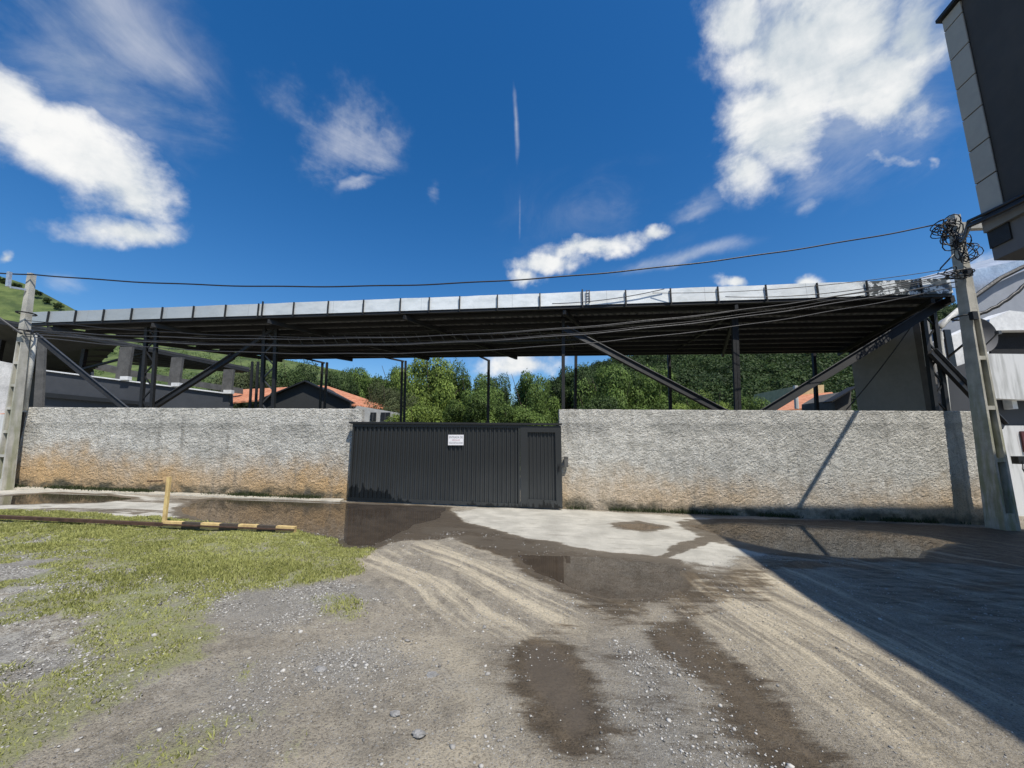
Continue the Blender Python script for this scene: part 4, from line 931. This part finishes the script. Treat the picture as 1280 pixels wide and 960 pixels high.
# roof: eave line from (-60,392) to (305,461), ridge further back
for (e0, e1, b1, b0) in ((at(-160, 372, 17.5), at(150, 429, 19.3), at(112, 467, 28), at(-160, 480, 31)), (at(150, 429, 19.3), at(312, 462, 20.6), at(303, 463, 21.4), at(150, 452, 23))):
    m2 = MB(); m2.prism([e0, e1, b1, b0], [p+Vector((0, 0, .12)) for p in (e0, e1, b1, b0)]); rf = m2.build('roof', 'roof_dark', nb)
    for k in range(7):
        t = k/6; a = e0.lerp(b0, t)-Vector((0, 0, .08)); b = e1.lerp(b1, t)-Vector((0, 0, .08)); m2 = MB(); m2.beam(a, b, .08, .12); m2.build('purlin', 'dark_metal', rf)
m2 = MB(); quadwall(m2, pl([(-160, 560), (112, 560), (112, 462), (-160, 470)], 27.5), .3); m2.build('rear_wall', 'slate_paint', nb)
for px, yt in ((8, 405), (108, 432), (180, 447)):
    m2 = MB(); a = at(px, yt-4, 20.5); m2.beam(a, Vector((a.x, a.y, 0)), .18, .18, up=(0, 1, 0)); m2.build('steel_post', 'dark_metal', nb)
m2 = MB(); m2.beam(at(100, 462, 20), at(185, 440, 20), .1, .1); m2.build('tie_beam', 'dark_metal', nb)
# white bulky thing at far left
m2 = MB(); quadwall(m2, pl([(-60, 530), (27, 520), (33, 458), (-60, 440)], 12.5), .15); tag(m2.build('white_shed', simple('off_white', (.66, .64, .6), .8), None), 'off-white block building behind the left utility pole', 'building')
m2 = MB(); m2.prism(pl([(-60, 528), (26, 518), (26, 523), (-60, 534)], 12.3), pl([(-60, 524), (26, 514), (26, 518), (-60, 530)], 12.48)); tag(m2.build('tile_ledge', 'terracotta'), 'terracotta edge strip under the off-white block behind the left pole', 'ledge')
m2 = MB(); quadwall(m2, pl([(-200, 640), (19, 604), (22, 518), (-200, 515)], 11.2), .3); tag(m2.build('side_wall', 'weathered'), 'weathered pale wall left of the left utility pole', 'wall')

# ------------------------------------------------------------------ terracotta house
Yh = 24.0
hs_ = thing('terracotta_house', 'low house with dark gable and orange terracotta tile roof behind the left wall', 'house', at(400, 540, Yh))
pk = at(384, 478, Yh); gL = at(296, 507, Yh); gR = at(437, 502, Yh); gz0 = -.5
m2 = MB(); m2.prism([(at(330, 505, Yh).x, Yh, gz0), (gR.x, Yh, gz0), (gR.x, Yh, gR.z), pk, (at(330, 497, Yh).x, Yh, at(330, 497, Yh).z)],
                    [Vector(p)+Vector((0, 3.0, 0)) for p in [(at(330, 505, Yh).x, Yh, gz0), (gR.x, Yh, gz0), (gR.x, Yh, gR.z), pk, (at(330, 497, Yh).x, Yh, at(330, 497, Yh).z)]]); m2.build('gable_wall', simple('dark_gable', (.028, .03, .03), .9, 0, .15, .8), hs_)
m2 = MB(); m2.beam(at(326, 500, Yh-.15), pk+Vector((0, -.15, .05)), .35, .08); m2.beam(pk+Vector((0, -.15, .05)), at(440, 503, Yh-.15), .35, .08); m2.build('verge_board', 'dark_metal', hs_)
m2 = MB(); q = [at(384, 483, Yh+2), at(409, 484, Yh+5), at(498, 514, Yh+3.0), at(436, 507, Yh+.2)]
m2.prism(q, [p+Vector((0, 0, .1)) for p in q]); m2.build('roof', 'terracotta', hs_)
m2 = MB(); q = [at(283, 505, Yh+1), at(330, 501, Yh+.3), at(372, 485, Yh+2.0), at(288, 489, Yh+5)]
m2.prism(q, [p+Vector((0, 0, .1)) for p in q]); m2.build('roof', 'terracotta', hs_)
m2 = MB(); quadwall(m2, [at(440, 506, Yh+.6), at(497, 516, Yh+.6), at(497, 560, Yh+.6), at(440, 560, Yh+.6)][::-1], 2.0); wl = m2.build('side_wall', simple('house_wall', (.42, .42, .40), .85, 0, .2), hs_)
for x0, x1 in ((463, 469.5), (476, 487)):
    a = at(x0, 515.5, Yh+.5); b = at(x1, 526, Yh+.5); m2 = MB(); m2.box(a.x, b.x, Yh+.5, Yh+.597, b.z, a.z); w = m2.build('window', 'glass', hs_)
    m3 = MB(); m3.box((a.x+b.x)/2-.02, (a.x+b.x)/2+.02, Yh+.48, Yh+.498, b.z, a.z); m3.build('mullion', 'light_metal', w)

# ------------------------------------------------------------------ parking barrier on the verge
bp = gnd(205, 657); bar = thing('yellow_post', 'thin faded yellow steel post standing at the grass edge', 'post', bp)
m2 = MB(); tp = Vector((bp.x-.02, bp.y, at(205, 596, bp.y).z)); m2.beam(bp-Vector((0, 0, .05)), tp, .055, .045, up=(0, 1, 0)); m2.build('shaft', 'yellow', bar)
m2 = MB(); q = at(203, 601, bp.y); m2.beam(q, at(184, 601.5, bp.y), .02, .02); m2.build('side_pin', 'rust', bar)
bb = thing('barrier_bar', 'fallen barrier bar with yellow and black bands lying along the grass edge', 'barrier', gnd(370, 665))
pR = gnd(369, 668)+Vector((0, 0, .02)); pL = gnd(205, 661)+Vector((0, 0, .02)); pLL = gnd(-60, 650)+Vector((0, 0, .06))
m2 = MB(); m2.beam(pLL+Vector((0, 0, .03)), pL+Vector((0, 0, .05)), .07, .05); m2.build('rusty_bar', 'rust', bb)
K = 7
for i in range(K):
    a = pL.lerp(pR, i/K); b = pL.lerp(pR, (i+.995)/K); z = Vector((0, 0, .06))
    m2 = MB(); m2.beam(a+z, b+z, .07, .10)
    m2.build('yellow_band' if i % 2 == 0 else 'black_band', 'yellow' if i % 2 == 0 else 'black_paint', bb)
m2 = MB(); m2.beam(pL+Vector((0, -.06, .065)), pR+Vector((0, -.06, .065)), .04, .018); m2.build('lip', 'rust', bb)

# ------------------------------------------------------------------ vegetation
def crown_mesh(seed, R0=3.4, H=4.6, clumps=30, leaves=24000, leaf=.115, up=.4):
    r = np.random.default_rng(seed); cs = []
    for k in range(clumps):
        d = r.normal(0, 1, 3); d /= np.linalg.norm(d); q = r.uniform(.35, .95)
        cs.append((d[0]*R0*q, d[1]*R0*q, H*.5+d[2]*H*.5*q, r.uniform(.18, .36)*R0))
    cs = np.array(cs); pick = r.integers(0, clumps, leaves); d = r.normal(0, 1, (leaves, 3)); d /= np.linalg.norm(d, axis=1)[:, None]
    rad = cs[pick, 3]*(1+r.normal(0, .12, leaves)); rad *= .75+.5*fbm(d[:, 0]*3+pick*3.1, d[:, 1]*3+d[:, 2]*3, 3, seed)
    P = cs[pick, :3]+d*rad[:, None]*np.array([1, 1, .8])
    # twig sprays outward
    nrm = d*.8+np.array([0, 0, up])+r.normal(0, .45, (leaves, 3)); nrm /= np.linalg.norm(nrm, axis=1)[:, None]
    t = np.cross(nrm, r.normal(0, 1, (leaves, 3))); t /= np.linalg.norm(t, axis=1)[:, None]; b = np.cross(nrm, t)
    s = (leaf*r.uniform(.5, 1.25, leaves))[:, None]
    V = np.stack([P-t*s, P-b*s*.45, P+t*s, P+b*s*.45], 1).reshape(-1, 3); F = np.arange(4*leaves).reshape(-1, 4)
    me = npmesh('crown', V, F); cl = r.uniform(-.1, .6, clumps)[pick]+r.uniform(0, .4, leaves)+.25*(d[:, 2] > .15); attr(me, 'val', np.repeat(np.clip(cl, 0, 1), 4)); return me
def trunk_mesh(seed, H=4.6, R0=3.4, th=2.0):
    r = random.Random(seed); mb = MB(); top = Vector((r.gauss(0, .2), r.gauss(0, .2), th+H*.45))
    mb.tube([(0, 0, -.3), (top.x*.4, top.y*.4, th*.6), tuple(top)], .22, 7, .09)
    for k in range(7):
        a = k/7*6.28+r.uniform(-.3, .3); q = Vector((math.cos(a)*R0*.75, math.sin(a)*R0*.75, th+H*r.uniform(.35, .85))); s = Vector((top.x*.6, top.y*.6, th*r.uniform(.7, 1.1)))
        mb.tube([s, s.lerp(q, .5)+Vector((0, 0, -.2)), q], .09, 5, .02)
    me = bpy.data.meshes.new('trunk'); me.from_pydata(mb.v, [], mb.f); return me
crowns = {}
for nm, kw in {'mid': dict(seed=11), 'mid2': dict(seed=17, clumps=32), 'fine': dict(seed=23, leaf=.09, leaves=30000, clumps=34), 'bright': dict(seed=29, leaf=.14, leaves=18000, up=.7)}.items(): crowns[nm] = crown_mesh(**kw)
trunks = [trunk_mesh(s) for s in (1, 2)]
matv = {}
def tree(px, pyt, Yd, wpx, kind, mat, label, group='trees behind the canopy', low=0.4, cat='tree'):
    T_ = at(px, pyt, Yd); zt_ = T_.z; base = Vector((T_.x, Yd, ground_z(T_.x)-.05)); o = thing('tree' if cat == 'tree' else 'bush', label, cat, base, group)
    Hc = zt_-base.z; rad = wpx/2/FPX*Yd*1.03
    crown_h = Hc*(1-low*.35); key = (kind, mat)
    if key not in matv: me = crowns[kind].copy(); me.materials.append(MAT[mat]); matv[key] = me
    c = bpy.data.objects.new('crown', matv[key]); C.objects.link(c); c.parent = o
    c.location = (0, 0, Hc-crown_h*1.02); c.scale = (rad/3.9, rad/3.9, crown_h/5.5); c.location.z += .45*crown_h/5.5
    c.rotation_euler = (0, 0, random.uniform(0, 6.28))
    tk = bpy.data.objects.new('trunk', trunks[random.randrange(2)])
    if not tk.data.materials: tk.data.materials.append(MAT['bark'])
    C.objects.link(tk); tk.parent = o; tk.scale = (rad/3.9, rad/3.9, Hc/6.6)
    return o
T = [ # px, top, depth, width px, crown, material, label
 (322, 440, 34, 90, 'fine', 'leaf_olive', 'olive tree rising left of the lattice column behind the terracotta house'),
 (372, 436, 38, 90, 'fine', 'leaf_dark', 'dark tree directly above the peak of the dark gable'),
 (424, 455, 34, 66, 'mid', 'leaf_dark', 'rounded dark tree above the right slope of the terracotta roof'),
 (452, 452, 40, 70, 'mid2', 'leaf_mid', 'green tree with open sky above it, right of the gable peak'),
 (487, 462, 27, 74, 'fine', 'leaf_olive', 'greyish green bush-like tree above the corner of the house wall'),
 (505, 447, 36, 80, 'mid', 'leaf_mid', 'tree whose crown meets the canopy edge above the left end of the gate'),
 (540, 436, 31, 100, 'mid2', 'leaf_bright', 'bright leafy tree above the left half of the gate'),
 (588, 438, 34, 84, 'fine', 'leaf_mid', 'tree with twiggy top touching the canopy left of the single dark post'),
 (598, 478, 24, 90, 'mid', 'leaf_mid', 'nearer low tree behind the gate around the single dark post'),
 (618, 462, 40, 66, 'mid', 'leaf_dark', 'small dark tree just right of the single dark post under the cloud'),
 (661, 457, 30, 78, 'mid2', 'leaf_mid', 'round topped tree outlined against the cloud above the pedestrian door'),
 (655, 497, 22, 80, 'bright', 'leaf_mid', 'low leafy tree right behind the pedestrian door'),
 (722, 446, 33, 90, 'mid', 'leaf_dark', 'dark tree behind the thin column at the end of the right wall'),
 (765, 446, 29, 96, 'mid2', 'leaf_mid', 'broad tree behind the long strut right of the gate'),
 (742, 484, 23, 76, 'bright', 'leaf_dark', 'low glossy tree above the right wall left of the long strut'),
 (812, 455, 31, 96, 'mid', 'leaf_mid', 'broad tree crossed by the long strut'),
 (880, 478, 27, 100, 'fine', 'leaf_bright', 'bright yellow green tree above the foot of the long strut'),
 (935, 488, 29, 70, 'mid2', 'leaf_mid', 'low green tree between the two feet of the long struts'),
 (520, 498, 24, 80, 'bright', 'leaf_bright', 'low sunlit leafy tree above the left end of the gate'),
]
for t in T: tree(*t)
# hillside forest at right: terrain + stuff
def hill(name, prof, Y0, Y1_, mat, zbase=-2, nseg=80, seed=1, rough=1.0):
    """prof: list of (px, py) skyline at depth Y1_; slope rises from Y0 to Y1_"""
    pxs = np.array([p[0] for p in prof]); Zs = np.array([at(p[0], p[1], Y1_).z for p in prof]); Xs = np.array([at(p[0], p[1], Y1_).x for p in prof])
    u = np.linspace(Xs.min(), Xs.max(), nseg); v = np.linspace(0, 1.6, 50); U, Vv = np.meshgrid(u, v)
    top = np.interp(U, Xs, Zs); prf = np.where(Vv < 1, Vv**.8, 1-(Vv-1)**1.5*.9); Yy = Y0+(Y1_-Y0)*Vv; Zz = zbase+(top-zbase)*prf+(fbm(U*.03, Yy*.03, 4, seed)-.5)*rough*(1-np.abs(Vv-1).clip(0, 1))
    Vt = np.stack([U, Yy, Zz], -1); n = U.shape[1]; idx = np.arange(U.size).reshape(U.shape)
    F = np.stack([idx[:-1, :-1], idx[:-1, 1:], idx[1:, 1:], idx[1:, :-1]], -1).reshape(-1, 4)
    o = link(name, npmesh(name, Vt.reshape(-1, 3), F, True), mat, smooth=True); tag(o, None, None, kind='structure'); return Vt
M = NT('hill_grass'); p = M.pos(); f = M.noise(.25, 7, .65, p); f2 = M.noise(.06, 4, .5, p)
c = M.mix(M.ramp(f, .35, .65), (.05, .08, .018), (.115, .15, .04)); c = M.mix(M.ramp(f2, .5, .65, 0, .7), c, (.03, .05, .015)); M.set(Base_Color=c, Roughness=.95); M.bump(f, .8, 1.5); MAT['hill_grass'] = M.m
M = NT('forest_floor'); p = M.pos(); M.set(Base_Color=M.mix(M.noise(.4, 6, .6, p), (.012, .02, .006), (.04, .065, .015)), Roughness=1.0); MAT['forest_floor'] = M.m
LH = hill('hill', [(-700, 290), (-300, 300), (-120, 318), (0, 345), (30, 355), (60, 371), (95, 392), (150, 412), (210, 424), (300, 440), (420, 462), (600, 500), (700, 530)], 60, 150, 'hill_grass', seed=3, rough=2)
RH = hill('hill', [(560, 540), (700, 478), (780, 452), (850, 436), (960, 415), (1080, 395), (1250, 380), (1600, 350), (2200, 330)], 45, 120, 'forest_floor', seed=5, rough=3)
def forest(name, Vt, cnt, size, cond, mat, label, seed, leaf_n=90):
    r = np.random.default_rng(seed); flat_ = Vt.reshape(-1, 3); ok = flat_[cond(flat_)]; pick = ok[r.integers(0, len(ok), cnt)]
    c0_ = pick+r.normal(0, 1.2, (cnt, 3))*np.array([1, 1, .3]); rad = size*r.uniform(.6, 1.3, cnt)
    d = r.normal(0, 1, (cnt, leaf_n, 3)); d /= np.linalg.norm(d, axis=2)[..., None]; d[..., 2] = np.abs(d[..., 2])*1.0
    P = c0_[:, None]+d*rad[:, None, None]*np.array([1, 1, .85])*(1+r.normal(0, .12, (cnt, leaf_n, 1))); P = P.reshape(-1, 3); d = d.reshape(-1, 3); N_ = len(P)
    nrm = d+r.normal(0, .5, (N_, 3)); nrm /= np.linalg.norm(nrm, axis=1)[:, None]; t = np.cross(nrm, r.normal(0, 1, (N_, 3))); t /= np.linalg.norm(t, axis=1)[:, None]; b = np.cross(nrm, t)
    s = (size*.125*r.uniform(.5, 1.2, N_))[:, None]
    V = np.stack([P-t*s, P-b*s*.6, P+t*s, P+b*s*.6], 1).reshape(-1, 3); me = npmesh(name, V, np.arange(4*N_).reshape(-1, 4))
    val = np.repeat(r.uniform(0, .6, cnt), leaf_n)+r.uniform(0, .35, N_); attr(me, 'val', np.repeat(np.clip(val, 0, 1), 4))
    tag(link(name, me, mat), label, 'forest', kind='stuff')
forest('hillside_forest', RH, 2300, 2.3, lambda v: (v[:, 1] < 125) & (v[:, 0] > 8) & (v[:, 0] < 135), 'leaf_dark', 'dense dark forest covering the hillside beyond the right half of the canopy', 5, 260)
forest('distant_woodland', LH, 420, 1.7, lambda v: (v[:, 1] > 70) & (v[:, 1] < 150) & (v[:, 0] > -135) & (v[:, 0] < 40), 'leaf_mid', 'scattered scrub on the grassy hill at the far left', 6, 70)
# trees along the ridge of the left hill
for i, (px, py, w) in enumerate([(-4, 340, 14), (8, 344, 12), (22, 350, 12), (48, 360, 10), (60, 369, 10), (74, 375, 11), (84, 386, 8), (93, 389, 9), (102, 392, 7)]):
    Yd = 146; q = at(px, py, Yd); rad = w/2/FPX*Yd; o = thing('tree', 'small dark tree on the crest of the green hill at the far left', 'tree', (q.x, Yd, q.z-2*rad), 'trees on the crest of the left hill')
    key = ('mid', 'leaf_dark')
    c = bpy.data.objects.new('crown', matv[key]); C.objects.link(c); c.parent = o; c.scale = (rad/3.9, rad/3.9, rad*1.3/5.5*1.2); c.rotation_euler = (0, 0, i)

# ------------------------------------------------------------------ output
sc = bpy.context.scene
sc.view_settings.view_transform = 'Standard'; sc.view_settings.look = 'None'; sc.view_settings.exposure = 0; sc.view_settings.gamma = 1
sc.render.engine = 'CYCLES'; sc.render.resolution_x = 1024; sc.render.resolution_y = 768
